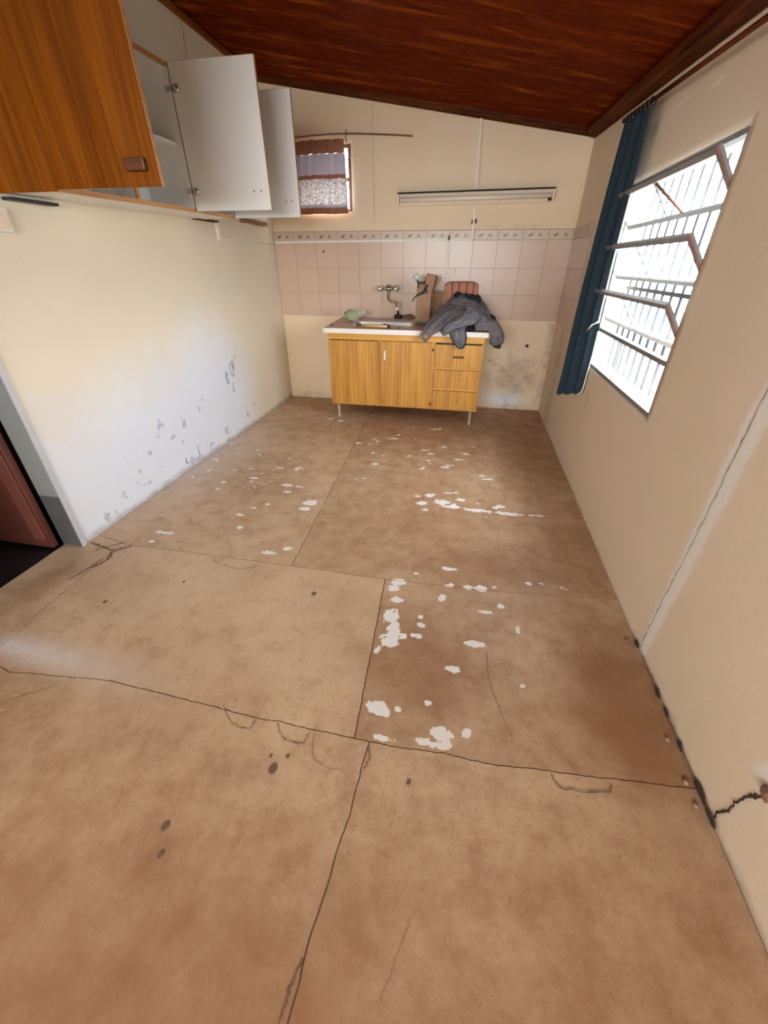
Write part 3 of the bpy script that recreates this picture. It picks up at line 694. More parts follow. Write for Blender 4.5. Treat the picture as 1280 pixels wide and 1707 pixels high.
d = one('oak').box((.734, YC-.018, .162), (1.208, YC-.0005, .760), .0015).build('door', None, sc, (.971, YC, .46))
d2 = one('oak').box((1.240, YC-.018, .158), (1.722, YC-.0005, .763), .0015).build('door', None, sc, (1.481, YC, .46))
h = one('white_paint').box((1.273, YC-.040, .600), (1.289, YC-.019, .685), .004).build('handle', None, d2); tag(h, 'white upright pull handle')
for zz in (.19, .69): one('black').box((1.724, YC-.012, zz), (1.736, YC-.0005, zz+.022), .002).build('hinge', None, d2)
for i, (a, b) in enumerate(((.553, .755), (.358, .532), (.160, .338))):
    dr = one('oak').box((1.752, YC-.018, a+.002), (2.172, YC-.0005, b-.002), .0015).build('drawer', None, sc, (1.96, YC, (a+b)/2))
    if i == 0: one('brown_wood').box((1.918, YC-.036, .643), (2.018, YC-.019, .657), .004).build('handle', None, dr)
    elif i == 1:
        for x in (1.925, 1.965, 2.005): one('dark_void').lathe((x, YC-.0186, .445), [(.003, 0), (.003, .0006)], 'Y', 8).build('screw_hole', None, dr)
    else: one('dark_void').lathe((1.99, YC-.0190, .243), [(.006, 0), (.006, .001)], 'Y', 8).build('screw_hole', None, dr)
lg = None
for x, yy in ((X0+.055, YC+.05), (X1-.055, YC+.05), (X0+.055, -.12), (X1-.055, -.12)):
    if lg is None: lg = B().m('leg').tube([(x, yy, .001), (x, yy, .010), (x, yy, .0101), (x, yy, ZB)], [.017, .017, .011, .013], 12).build('leg', None, sc, (x, yy, 0))
    else: dup(lg, (x-(X0+X1)/2, yy+.36, 0))
# worktop with inset basin
wt = thing('worktop', (1.45, -.35, .825), 'reddish brown worktop with white front edge on the sink cabinet', 'worktop')
WX0, WX1, WY0, WY1 = .692, 2.212, -.692, -.012
bx0, bx1, by0, by1 = .87, 1.50, -.56, -.10
def wz(y): return .862+.030*(y-WY0)/(WY1-WY0)
mb = one('worktop')
for (a, b, c, e) in ((WX0, bx0, WY0, WY1), (bx1, WX1, WY0, WY1), (bx0, bx1, WY0, by0), (bx0, bx1, by1, WY1)):
    mb.prism([(a, c, .8235), (a, c, wz(c)), (a, e, wz(e)), (a, e, .8235)], (b-a, 0, 0))
mb.build('slab', None, wt)
one('worktop_edge').box((WX0-.003, WY0-.010, .822), (WX1+.003, WY0-.0005, .8645), .002).build('front_edge', None, wt)
bs = one('steel')
def rr(x0, x1, y0, y1, r, z, n=5):
    out = []
    for cx, cy, a0 in ((x1-r, y1-r, 0), (x0+r, y1-r, pi/2), (x0+r, y0+r, pi), (x1-r, y0+r, 1.5*pi)):
        for i in range(n+1): a = a0+i/n*pi/2; yy = cy+r*math.sin(a); out.append((cx+r*math.cos(a), yy, (wz(yy)+z) if z > -.01 else .862+z))
    return out
mid = (bx0+bx1)/2
rings = [rr(bx0-.018, bx1+.018, by0-.018, by1+.018, .05, .001), rr(bx0-.016, bx1+.016, by0-.016, by1+.016, .05, .004), rr(bx0+.006, bx1-.006, by0+.006, by1-.006, .045, .003), rr(bx0+.014, bx1-.014, by0+.014, by1-.014, .045, -.012), rr(bx0+.02, bx1-.02, by0+.02, by1-.02, .05, -.13), rr(bx0+.05, bx1-.05, by0+.05, by1-.05, .05, -.15)]
R = [[bs.bm.verts.new(p) for p in r] for r in rings]; n = len(R[0])
for i in range(len(R)-1):
    for j in range(n): bs.bm.faces.new((R[i][j], R[i][(j+1) % n], R[i+1][(j+1) % n], R[i+1][j])).smooth = True
bs.bm.faces.new(R[-1]); bo = bs.build('basin', None, wt)
one('black').lathe((1.2, -.33, .7125), [(.035, 0), (.035, .003), (.02, .004)], 'Z', 16).build('drain', None, bo)
bc = one('worktop').box((WX0, WY1-.012, wz(WY1)-.001), (WX1, WY1, wz(WY1)+.012)).build('back_lip', None, wt)

# faucet on the tiles
fa = thing('wall_faucet', (1.19, -.01, 1.16), 'chrome two knob wall faucet with S spout above the basin', 'faucet')
B().m('chrome').tube([(1.10, -.045, 1.162), (1.28, -.045, 1.168)], .013, 12).lathe((1.19, -.0105, 1.163), [(.036, 0), (.036, -.004), (.026, -.012), (.024, -.055), (.0, -.06)], 'Y', 18).build('body', None, fa)
for x in (1.11, 1.272):
    kb = B().m('chrome').lathe((x, -.0105, 1.164), [(.026, 0), (.026, -.004), (.013, -.010), (.013, -.050), (.022, -.055)], 'Y', 16).build('flange', None, fa)
    mb = one('chrome')
    mb.lathe((x, -.066, 1.164), [(.010, 0), (.018, -.004), (.018, -.026), (.008, -.032)], 'Y', 16)
    for a in range(5): mb.tube([(x+.010*math.cos(a*1.2566), -.080, 1.164+.010*math.sin(a*1.2566)), (x+.030*math.cos(a*1.2566), -.080, 1.164+.030*math.sin(a*1.2566))], [.008, .011], 8)
    mb.build('knob', None, fa)
one('chrome').tube(smooth_path([(1.19, -.07, 1.150), (1.192, -.078, 1.11), (1.198, -.095, 1.072), (1.225, -.125, 1.05), (1.265, -.16, 1.052), (1.29, -.185, 1.045), (1.305, -.20, 1.01), (1.308, -.203, .985)], 5), .0105, 10).build('spout', None, fa)

# ------------------------------------------------------------------ things on the worktop
# torn carton
bz = wz(-.270)+.001
ct = thing('carton', (1.59, -.33, bz), 'tall brown torn carton standing on the worktop beside the jacket', 'box')
cx0, cx1, cy0, cy1, ch = 1.52, 1.655, -.385, -.275, .345
def torn_panel(p0, p1, h, seed, name, mat, depth=.004, notch=.05):
    """upright panel from p0 to p1 whose top edge is torn"""
    p0, p1 = Vector(p0), Vector(p1); n = 14; mb = one(mat); t = (p1-p0).normalized(); s = Vector((-t.y, t.x, 0))*depth
    prof = [(p0+(p1-p0)*(i/n), h+notch*N(i*.7, seed, 1)+.5*notch*N(i*2.1, seed, 2)) for i in range(n+1)]
    for i in range(n):
        (a, ha), (b, hb) = prof[i], prof[i+1]
        mb.prism([a, b, b+Vector((0, 0, hb)), a+Vector((0, 0, ha))], s)
    bmesh.ops.remove_doubles(mb.bm, verts=mb.bm.verts[:], dist=.0001)
    return mb.build(name, None, ct)
torn_panel((cx0, cy0, bz), (cx1, cy0, bz), ch-.03, 3, 'front_panel', 'card', .004, .05)
torn_panel((cx1, cy0+.004, bz), (cx1, cy1, bz), ch-.02, 5, 'side_panel', 'card')
torn_panel((cx0+.004, cy1, bz), (cx0+.004, cy0+.004, bz), ch, 8, 'side_panel', 'card')
torn_panel((cx1-.004, cy1-.004, bz), (cx0+.004, cy1-.004, bz), ch+.01, 9, 'back_panel', 'card_in')
one('card').box((cx0+.006, cy0+.006, bz), (cx1-.006, cy1-.006, bz+.004)).build('bottom_panel', None, ct)
one('black').box((cx0, cy0-.003, bz), (cx1, cy0-.0005, bz+.022)).build('dark_band', None, ct)
def rot_box(mat, c, size, e, bev=.004):
    return one(mat).box([c[i]-size[i]/2 for i in range(3)], [c[i]+size[i]/2 for i in range(3)], bev, __import__('mathutils').Euler(e).to_matrix())
fl = rot_box('card', (1.640, -.36, bz+.330), (.10, .04, .17), (.1, .22, .3), .006).build('folded_flap', None, ct)
rot_box('brown_wood', (1.683, -.365, bz+.325), (.012, .045, .15), (.1, .22, .3), .003).build('flap_edge', None, ct)
rot_box('card_in', (1.56, -.34, bz+.375), (.06, .004, .07), (.3, -.55, .2), .001).build('torn_flap', None, ct)
# dark torn strap running across
mb = one('black'); P = [(1.488, -.392, bz+.195), (1.505, -.394, bz+.225), (1.54, -.394, bz+.250), (1.585, -.395, bz+.270), (1.605, -.397, bz+.300), (1.625, -.399, bz+.335)]
mb.tube(smooth_path(P, 4), lerps([.005, .006, .008, .013, .014, .005], 21), 8, True, lerps([.003]*6, 21), (0, -1, 0)); mb.tube([(1.60, -.398, bz+.30), (1.625, -.400, bz+.265)], [.010, .003], 6, True, .003, (0, -1, 0)); mb.tube([(1.585, -.397, bz+.275), (1.575, -.398, bz+.25)], [.010, .002], 6, True, .003, (0, -1, 0))
mb.tube([(1.522, -.388, bz+.375), (1.535, -.392, bz+.350), (1.58, -.392, bz+.345), (1.60, -.392, bz+.36)], [.006, .008, .008, .006], 6, True, .003, (0, -1, 0)).build('torn_strap', None, ct)
cu = thing('plastic_cup', (1.522, -.345, bz+.345), 'pale blue plastic cup tilted on the torn carton corner', 'cup')
e = Matrix.Rotation(-.5, 3, 'Y') @ Matrix.Rotation(.25, 3, 'X')
mb = one('cup').lathe((0, 0, 0), [(.017, .0), (.019, .004), (.026, .062), (.0275, .064), (.025, .062), (.018, .006)], 'Z', 16)
for v in mb.bm.verts: v.co = e @ v.co + Vector((1.532, -.36, bz+.355))
mb.build('cup_body', None, cu)
# leaning board behind the carton
tag(rot_box('card', (1.690, -.10, wz(-.1)+.137), (.11, .018, .26), (-.28, .04, 0), .003).build('offcut_board'), 'plain brown board leaning on the tiles behind carton and jacket', 'board')
# salmon pad with vertical ribs
pd = thing('salmon_pad', (1.925, -.13, .89), 'salmon ribbed pad with rounded top leaning on tiles behind the jacket', 'cushion')
GR = (0, .23, .43, .66, .86, 1)
def rib_at(u):
    for a, b in zip(GR, GR[1:]):
        if a <= u <= b: return math.sin(pi*(u-a)/(b-a))
    return 0
def pad_pt(u, v):
    x = -1+2*u; w = .165*(1-.02*(1-v)); top = .345-.030*abs(x)**6
    z = v*top; rib = rib_at(u)
    bulge = .030*(1-abs(x)**4)*(math.sin(pi*min(1, max(0, v)))**.4)*(.15+.85*max(rib, 0)**.5)
    return Vector((1.92+w*x, -.135-bulge+.09*v, .889+z))
pm = one('pad').grid(lambda u, v: pad_pt(u, v), 60, 16, .02)
pm.build('pad_cover', None, pd)
for gu in GR[1:5]:
    pts = [pad_pt(gu, v)+Vector((0, -.005, 0)) for v in (.08, .3, .5, .7, .85, .97)]
    one('pad_dark').tube(pts, .0065, 6).build('groove_seam', None, pd)
one('white_paint').tube(smooth_path([pad_pt(.0, .95), pad_pt(-.03, .8), pad_pt(.0, .66), pad_pt(-.02, .5)], 4), .004, 6).build('drawcord', None, pd)

# charcoal jacket heap
jk = thing('jacket', (1.93, -.5, .875), 'crumpled charcoal jacket heaped over the right end of the worktop', 'jacket')
def drape(p):
    """bend points that pass over the worktop's front or right edge downwards"""
    x, y, z = p; top = wz(y)
    e = -(y+.705)
    if e > 0: y = -.712-.018*min(1, e/.03); z = z-e
    r = x-2.222
    if r > 0: x = 2.230+.02*min(1, r/.03); z = z-r
    return Vector((x, y, z))
def heap(cx, cy, rx, ry, h, rot, seed, folds, fa, mat, name, base=.868, exp=1.4, nr=26, na=72, z0=None, edge=.14, prof=None):
    def fn(u, v):
        a = 2*pi*u; r = v
        ir = 1+edge*(N(math.cos(a)*1.6, math.sin(a)*1.6, seed)*1.8)
        x = rx*r*ir*math.cos(a); y = ry*r*ir*math.sin(a)
        X = cx+x*math.cos(rot)-y*math.sin(rot); Y = cy+x*math.sin(rot)+y*math.cos(rot)
        hh = h*max(0, 1-r**exp)
        q = fbm((X*9, Y*9, seed), 4)
        ridge = 1-abs(math.sin(a*folds/2+2.2*q+seed))
        hh += fa*ridge**2*min(1, r*2.5)*(1-.6*r)+.018*q*(1-.4*r)
        ridge2 = 1-abs(N(X*14+Y*9, Y*13-X*5, seed+3)*2)
        hh += .014*max(0, ridge2)**2
        hem = .007*(1 if r > .97 else 0)
        yb = min(max(Y, -.70), -.02)
        return drape((X, Y, max(wz(yb)+.006, wz(yb)+.006+hh-hem)))
    mb = one(mat); bm = mb.bm
    V = [[bm.verts.new(fn(i/na, j/nr)) for i in range(na)] for j in range(1, nr+1)]; c = bm.verts.new(fn(0, 0.001))
    fs = [bm.faces.new((c, V[0][i], V[0][(i+1) % na])) for i in range(na)]
    for j in range(nr-1):
        for i in range(na): fs.append(bm.faces.new((V[j][i], V[j+1][i], V[j+1][(i+1) % na], V[j][(i+1) % na])))
    for f in fs: f.smooth = True
    bm.normal_update()
    return mb.build(name, None, jk)
heap(1.93, -.43, .28, .22, .10, 0, 4.2, 7, .035, 'jacket_dark', 'body')
heap(2.02, -.38, .17, .16, .15, .4, 9.1, 5, .03, 'jacket', 'back_fold')
def limb(pts, ra, rb, name, mat, seed, up=(0, 0, 1), wr=.012, n=22, k=9):
    P = smooth_path(pts, k); m = len(P); A = lerps(ra, m); Bq = lerps(rb, m)
    mb = one(mat); mb.tube(P, A, n, True, Bq, up)
    for i, ring in enumerate(mb.last):
        for j, v in enumerate(ring):
            d = v.co-P[i]; q = 1-abs(N(v.co.x*16+v.co.z*7, v.co.y*16, v.co.z*22+seed))*2
            v.co += d.normalized()*(wr*(q-.5)+.4*wr*N(v.co.x*45, v.co.y*45, v.co.z*45+seed))
    return mb.build(name, None, jk)
CM = co.matrix_world.to_3x3()
def tuft(c, name, mat, seed):
    mb = one(mat); bmesh.ops.create_icosphere(mb.bm, subdivisions=3, radius=1)
    for v in mb.bm.verts:
        q = 1+.55*fbm(v.co*2.6+Vector((seed, 0, 0)), 4); v.co = c+Vector((v.co.x*.032*q, v.co.y*.028*q, -.012+v.co.z*.028*q))
    for f in mb.bm.faces: f.smooth = True
    return mb.build(name, None, jk)
def at(px, py, y):
    """where the sight line of a photograph pixel meets the upright plane at depth y"""
    d = CM @ Vector(((px-640)/670.6, -(py-853.5)/670.6, -1)); return CP + d*((y-CP.y)/d.y)
def curve_at(P, t):
    t = max(0, min(.9999, t))*(len(P)-1); i = int(t); return P[i].lerp(P[i+1], t-i)
def sheet(A, Bq, mat, name, seed, bulge=.025, wr=.010, nu=44, nv=20, thick=.012, fr=16):
    """cloth stretched between two edge curves, puffed and creased, with real thickness"""
    PA = smooth_path([at(*p) for p in A], 8); PB = smooth_path([at(*p) for p in Bq], 8)
    mb = one(mat)
    def fn(u, v):
        a, b = curve_at(PA, u), curve_at(PB, u); p = a.lerp(b, v)
        t = (curve_at(PA, min(1, u+.05))-curve_at(PA, max(0, u-.05))).lerp(curve_at(PB, min(1, u+.05))-curve_at(PB, max(0, u-.05)), v)
        n = t.cross(b-a)
        n = n.normalized() if n.length > 1e-9 else Vector((0, -.6, .8))
        if n.dot(Vector((0, -.7, .7))) < 0: n = -n
        e = max(0, math.sin(pi*v))**.6*min(1, 5*min(u, 1-u)+.3)
        L = (b-a).length
        # creases run mostly along the cloth
        c = 1-2*abs(N(v*3.2+seed, u*1.2*fr/10, seed*1.7)); c2 = 1-2*abs(N(p.x*fr*1.2, p.y*fr, p.z*fr*1.2+seed))
        return p+n*(bulge*e+wr*(1.5*max(c, -.3)+.9*c2+.5*(1-2*abs(N(p.x*34, p.y*34, p.z*34+seed))))*min(1, e+.25))
    mb.grid(fn, nu, nv, thick)
    return mb.build(name, None, jk)
# right hand body of the jacket with the upper back
sheet([(744, 507, -.40), (757, 498, -.36), (780, 501, -.34), (800, 506, -.36), (807, 518, -.44), (815, 533, -.52)], [(771, 516, -.50), (778, 521, -.53), (788, 523, -.56), (796, 532, -.60), (804, 541, -.64), (812, 545, -.66)], 'jacket', 'upper_back', 5.1, .03, .012)
sheet([(758, 497, -.36), (772, 495, -.34), (790, 497, -.34), (801, 503, -.36)], [(757, 509, -.46), (772, 513, -.49), (785, 515, -.5), (797, 512, -.46)], 'jacket_dark', 'collar', 5.7, .02, .012)
# left sleeve: broad and flat, down to the front edge
sheet([(779, 512, -.44), (760, 507, -.43), (737, 510, -.46), (722, 524, -.56), (707, 545, -.715), (703, 553, -.73)], [(790, 520, -.56), (770, 529, -.62), (755, 538, -.67), (742, 547, -.72), (726, 556, -.735), (717, 561, -.742)], 'jacket', 'sleeve', 1.3, .022, .006)
sheet([(704, 549, -.735), (701, 555, -.742), (698, 561, -.744)], [(718, 561, -.742), (713, 566, -.744), (708, 572, -.744)], 'card', 'cuff_lining', 2.2, .008, .003, 16, 10)
sheet([(706, 546, -.733), (703, 552, -.738), (699, 560, -.742)], [(719, 560, -.742), (714, 566, -.748), (709, 571, -.748)], 'jacket', 'cuff', 2.6, .010, .003, 16, 10)
# the turned out sleeve in slate lining with its pale folded edge
sheet([(783, 517, -.55), (770, 521, -.585), (756, 533, -.65), (743, 545, -.715), (733, 553, -.742)], [(803, 541, -.68), (786, 543, -.705), (772, 547, -.725), (756, 552, -.745), (739, 561, -.750)], 'jacket_lining', 'turned_sleeve', 3.1, .030, .013)
sheet([(776, 517, -.56), (789, 518, -.56), (802, 529, -.62), (813, 538, -.67)], [(777, 525, -.62), (789, 531, -.655), (798, 541, -.69), (806, 546, -.70)], 'jacket_lining', 'folded_edge', 3.9, .022, .012)
# flap hanging over the front
sheet([(748, 552, -.745), (752, 563, -.748), (757, 572, -.748), (766, 580, -.748)], [(777, 545, -.735), (776, 556, -.755), (776, 568, -.755), (771, 580, -.750)], 'jacket_lining', 'hanging_flap', 4.4, .020, .012)
limb([at(748, 553, -.752), at(753, 565, -.760), at(758, 574, -.762), at(767, 581, -.760), at(774, 577, -.766), at(777, 562, -.770), at(775, 549, -.766)], [.005]*7, [.004]*7, 'dark_piping', 'jacket_dark', 5., (0, -1, 0), .001, 8)
limb([at(735, 554, -.758), at(748, 549, -.748), at(762, 540, -.705), at(775, 529, -.66)], [.004]*4, [.004]*4, 'dark_piping', 'jacket_dark', 5.5, (0, -1, 0), .001, 8)
# right sleeve falling over the end of the worktop, black cuff
sheet([(792, 541, -.66), (816, 538, -.62), (828, 546, -.63), (835, 558, -.65), (834, 571, -.66)], [(793, 551, -.71), (812, 552, -.715), (818, 560, -.71), (817, 569, -.71), (822, 575, -.71)], 'jacket', 'sleeve', 6.2, .030, .010, 44, 20, .02)
limb([at(829, 572, -.69), at(828, 577, -.69), at(827, 580, -.69)], [.034, .038, .030], [.026, .028, .022], 'cuff', 'jacket_dark', 7., (0, -1, .1), .003)
limb([at(806, 520, -.45), at(817, 527, -.50), at(822, 534, -.55), at(818, 541, -.60), at(806, 541, -.62)], [.02, .026, .028, .024, .016], [.016, .02, .02, .018, .012], 'hood_edge', 'jacket_dark', 8., (0, 0, 1), .008)
limb([at(818, 540, -.60), at(827, 548, -.64), at(838, 557, -.68)], [.022, .016, .005], [.012, .01, .005], 'waist_tab', 'jacket_lining', 8.5, (0, 0, 1), .006)
tuft(at(762, 490, -.30), 'fur_tuft', 'jacket_dark', 11.)
tuft(at(779, 495, -.30), 'fur_tuft', 'jacket_dark', 12.)
tuft(at(777, 494, -.31), 'pale_lining', 'card_in', 13.)
tuft(at(795, 494, -.30), 'fur_tuft', 'jacket_dark', 14.)

# kitchen oddments
def lump(mat, name, c, r, seed, label, cat, amp=.35, spikes=False):
    mb = one(mat); r0 = bmesh.ops.create_icosphere(mb.bm, subdivisions=4 if spikes else 3, radius=1)
    for v in mb.bm.verts:
        d = v.co.copy(); q = 1+amp*fbm(d*2.2+Vector((seed, 0, 0)), 4)
        v.co = Vector((d.x*r[0]*q, d.y*r[1]*q, max(-r[2]*.8, d.z*r[2]*q)))+Vector(c)
    for f in mb.bm.faces: f.smooth = True
    mb._set(mb.bm.faces); return tag(mb.build(name, None), label, cat)
gz = wz(-.22)
sn = lump('scour', 'vegetable_net', (.86, -.30, gz+.045), (.075, .05, .05), 3, 'crumpled green and white net bag at the back left of the basin', 'bag', .5, True)
mb = one('scour_pale')
for i in range(9):
    a = i*.7; pts = [(.80+.02*i, -.30+.05*N(i, 1, 1), gz+.045+.02*N(i, 2, 2)), (.815+.02*i, -.27+.04*N(i, 3, 1), gz+.095+.018*N(i, 4, 2)), (.84+.02*i, -.25+.05*N(i, 5, 1), gz+.06)]
    mb.tube(smooth_path(pts, 4), .010, 6, True, .005)
mb.build('net_strands', None, sn)
kn = thing('wooden_handled_brush', (1.15, -.6, .875), 'yellow wooden handled brush with black end lying on the front rim', 'brush')
hz = wz(-.6)+.014
one('yellow_wood').tube([(1.045, -.595, hz+.003), (1.10, -.60, hz+.003), (1.24, -.612, hz+.002), (1.29, -.615, hz+.002)], [.011, .013, .013, .012], 10).build('handle', None, kn)
one('black').tube([(1.29, -.615, hz+.002), (1.296, -.615, hz+.002), (1.312, -.617, hz+.002), (1.314, -.617, hz+.002)], [.012, .016, .016, .012], 10).build('end_cap', None, kn)
mb = one('brown_lump')
for i in range(26):
    a = i*2.4; r = .010*math.sqrt(i/26); p = Vector((1.035, -.594+r*math.cos(a), hz+.006+r*math.sin(a))); mb.tube([p, p+Vector((-.045, .010*N(i, 1, 0)+r*math.cos(a)*1.2, .012*N(i, 2, 0)+max(-.006, r*math.sin(a)*1.2)))], [.0022, .0015], 5)
tag(mb.build('bristles', None, kn), None, None, None, None)
lump('black', 'black_stopper', (1.245, -.515, wz(-.5)-.01), (.038, .03, .030), 5, 'black rubber stopper lying at the front of the basin', 'stopper', .25)
pb = thing('black_valve', (1.30, -.075, wz(-.07)), 'small black tap valve lying at the back of the worktop', 'valve')
one('black').tube([(1.262, -.075, wz(-.07)+.022), (1.30, -.075, wz(-.07)+.024), (1.345, -.075, wz(-.07)+.022)], [.018, .021, .016], 12).build('valve_body', None, pb)
one('black').tube([(1.298, -.075, wz(-.07)+.04), (1.298, -.075, wz(-.07)+.075)], [.011, .009], 10).build('valve_stem', None, pb)
lump('brown_lump', 'brown_sponge', (1.412, -.075, wz(-.07)+.022), (.060, .028, .024), 8, 'brown worn sponge lying beside the black valve', 'sponge', .25)
for i, (x, yy) in enumerate(((.735, -.56), (1.40, -.62))):
    lump('black' if i == 0 else 'brown_lump', 'grit_crumb', (x, yy, wz(yy)+.007), (.008, .007, .008), 20+i, ('tiny black crumb on the left end of the worktop', 'tiny brown crumb on the front rim right of the brush')[i], 'crumb', .4)

# ------------------------------------------------------------------ wall fittings on the end wall
tl = thing('fluorescent_light', (1.96, 0, 1.88), 'yellowed fluorescent batten light with dusty black top above the tiles', 'lamp')
def tz(x): return 1.880+.008*(x-1.96)
mb = one('fit').prism([(1.272, -.018, tz(1.272)-.045), (1.272, -.018, tz(1.272)+.040), (1.272, -.060, tz(1.272)+.040), (1.272, -.064, tz(1.272)+.020), (1.272, -.030, tz(1.272)-.045)], (1.368, 0, .011)).build('housing', None, tl)
one('dust').prism([(1.272, -.018, tz(1.272)+.0405), (1.272, -.018, tz(1.272)+.053), (1.272, -.066, tz(1.272)+.053), (1.272, -.066, tz(1.272)+.0405)], (1.368, 0, .011)).build('dusty_top', None, tl)
one('tube_white').tube([(1.30, -.073, tz(1.30)-.004), (2.61, -.073, tz(2.61)-.004)], .018, 16).build('lamp_tube', None, tl)
for x in (1.272, 2.618):
    one('fit').box((x, -.092, tz(x)-.035), (x+.020, -.018, tz(x)+.038), .004).build('lamp_holder', None, tl)
one('dust').box((2.590, -.080, tz(2.6)-.040), (2.617, -.050, tz(2.6)-.020), .003).build('starter', None, tl)
tr = thing('cable_trunking', (1.76, -.012, 1.56), 'white plastic cable trunking along the tile border and up the wall', 'trunking')
one('white_paint').prism([(.012, -.0125, 1.549), (.012, -.0125, 1.567), (.012, -.026, 1.567), (.012, -.026, 1.549)], (1.755, 0, .012)).build('long_run', None, tr)
one('white_paint').box((1.768, -.022, 1.562), (1.985, -.0125, 1.574)).build('short_run', None, tr)
one('white_paint').box((1.752, -.027, 1.315), (1.776, -.0125, 1.548), .002).build('socket_drop', None, tr)
mb = one('white_paint').prism([(1.968, -.002, 1.66), (1.986, -.002, 1.66), (1.981, -.002, 1.83), (1.963, -.002, 1.83)], (0, -.013, 0)).prism([(1.961, -.002, 1.935), (1.979, -.002, 1.935), (1.966, -.002, 2.42), (1.948, -.002, 2.42)], (0, -.013, 0))
mb.box((1.969, -.023, 1.562), (1.985, -.0125, 1.665)).build('riser', None, tr)
tag(one('brown_wood').box((1.956, -.018, 1.69), (1.969, -.002, 1.722), .003).box((1.988, -.018, 1.695), (2.006, -.002, 1.728), .003).build('trunking_clip', None, tr), 'brown grey clip')
one('black').tube([(1.762, -.03, 1.565), (1.763, -.032, 1.605)], .006, 8).build('cable_end', None, tr)
def socket(c, w, h, label, nrm='y', d=.030):
    x, yy, z = c; t = thing('wall_socket', c, label, 'socket')
    if nrm == 'y':
        one('socket').box((x-w/2, yy-d, z-h/2), (x+w/2, yy, z+h/2), .004).build('box', None, t)
        one('fit').box((x-w*.38, yy-d-.004, z-h*.32), (x+w*.38, yy-d-.0005, z+h*.32), .0015).build('face_plate', None, t)
        for s in (-1, 1): one('black').box((x+s*.010-.002, yy-d-.0050, z-.006), (x+s*.010+.002, yy-d-.0042, z+.006)).build('slot', None, t)
    else:
        one('socket').box((.002, yy-w/2, z-h/2), (d, yy+w/2, z+h/2), .004).build('box', None, t)
        one('fit').box((d+.0005, yy-w*.35, z-h*.35), (d+.004, yy+w*.35, z+h*.35), .0015).build('face_plate', None, t)
    return t
socket((1.805, -.0125, 1.312), .078, .048, 'upper white surface socket at the foot of the trunking drop')
socket((1.755, -.0125, 1.262), .080, .052, 'lower white surface socket just above the salmon pad')
socket((0, -1.07, 1.59), .07, .13, 'white switch box on the left wall below the open cabinet', 'x', .022)
socket((0, -2.86, 1.535), .10, .09, 'white socket plate on the left wall under the wooden cabinet end', 'x', .020)
tag(one('white_paint').tube([(.008, -1.03, 1.545), (.008, -.5, 1.547), (.008, -.03, 1.548)], .003, 6).build('thin_cable'), 'thin pale cable along the left wall from switch box to corner', 'cable')
ps = thing('pipe_stub', (2.635, 0, .666), 'short capped metal pipe stub low on the wall right of the cabinet', 'pipe')
one('white_paint').lathe((2.635, -.003, .666), [(.022, 0), (.020, -.004), (.012, -.006)], 'Y', 16).build('collar', None, ps)
one('black').tube([(2.635, -.003, .666), (2.637, -.045, .664)], [.013, .014], 12).build('pipe', None, ps)
for i, (x, z) in enumerate(((.518, 1.481),)): tag(one('crack').lathe((x, -.0105, z), [(.010, 0), (.010, -.004), (.005, -.010)], 'Y', 10).build('wall_plug'), 'brown wall plug in the tile left of the faucet', 'plug')

# gauze curtain on its rod
cr = one('brown_lump').tube(smooth_path([(.30, -.028, 2.340), (.55, -.028, 2.349), (.80, -.028, 2.350), (1.1, -.026, 2.335), (1.387, -.022, 2.315)], 5), .0055, 8)
cr.tube([(1.38, -.022, 2.315), (1.38, -.001, 2.317)], .004, 6).tube([(.80, -.030, 2.375), (.795, -.034, 2.33), (.80, -.030, 2.29)], .004, 6)
tag(cr.build('small_curtain_rod'), 'thin brown rod above the small window, longer than its curtain', 'curtain rod')
gc = thing('gauze_curtain', (.55, -.028, 2.33), 'short lilac and white lace curtain with brown bands on the small window', 'curtain')
def gband(z0, z1, mat, name, right=.785):
    def fn(u, v):
        z = z1+(z0-z1)*v; t = (2.33-z)/.55
        x = .30+(right-.30)*u+.008*N(z*4, u*3, 1)+.012*t*u; zz = z-.03*max(0, .35-u)*(1-t)+.004*N(u*7, z*3, 4)
        return Vector((x, -.030-.008*math.sin(u*38+2*t)-.006*math.sin(u*17+t), zz))
    one(mat).grid(fn, 60, 6).build(name, None, gc)
gband(2.222, 2.318, 'curt_brown', 'top_band', .775); gband(2.075, 2.222, 'curt_lilac', 'sheer_panel', .78); gband(2.045, 2.075, 'curt_brown', 'middle_band', .78)
gband(1.855, 2.045, 'lace', 'lace_panel', .785); gband(1.832, 1.855, 'curt_lilac', 'lower_sheer', .785); gband(1.782, 1.832, 'curt_brown', 'hem_band', .785)

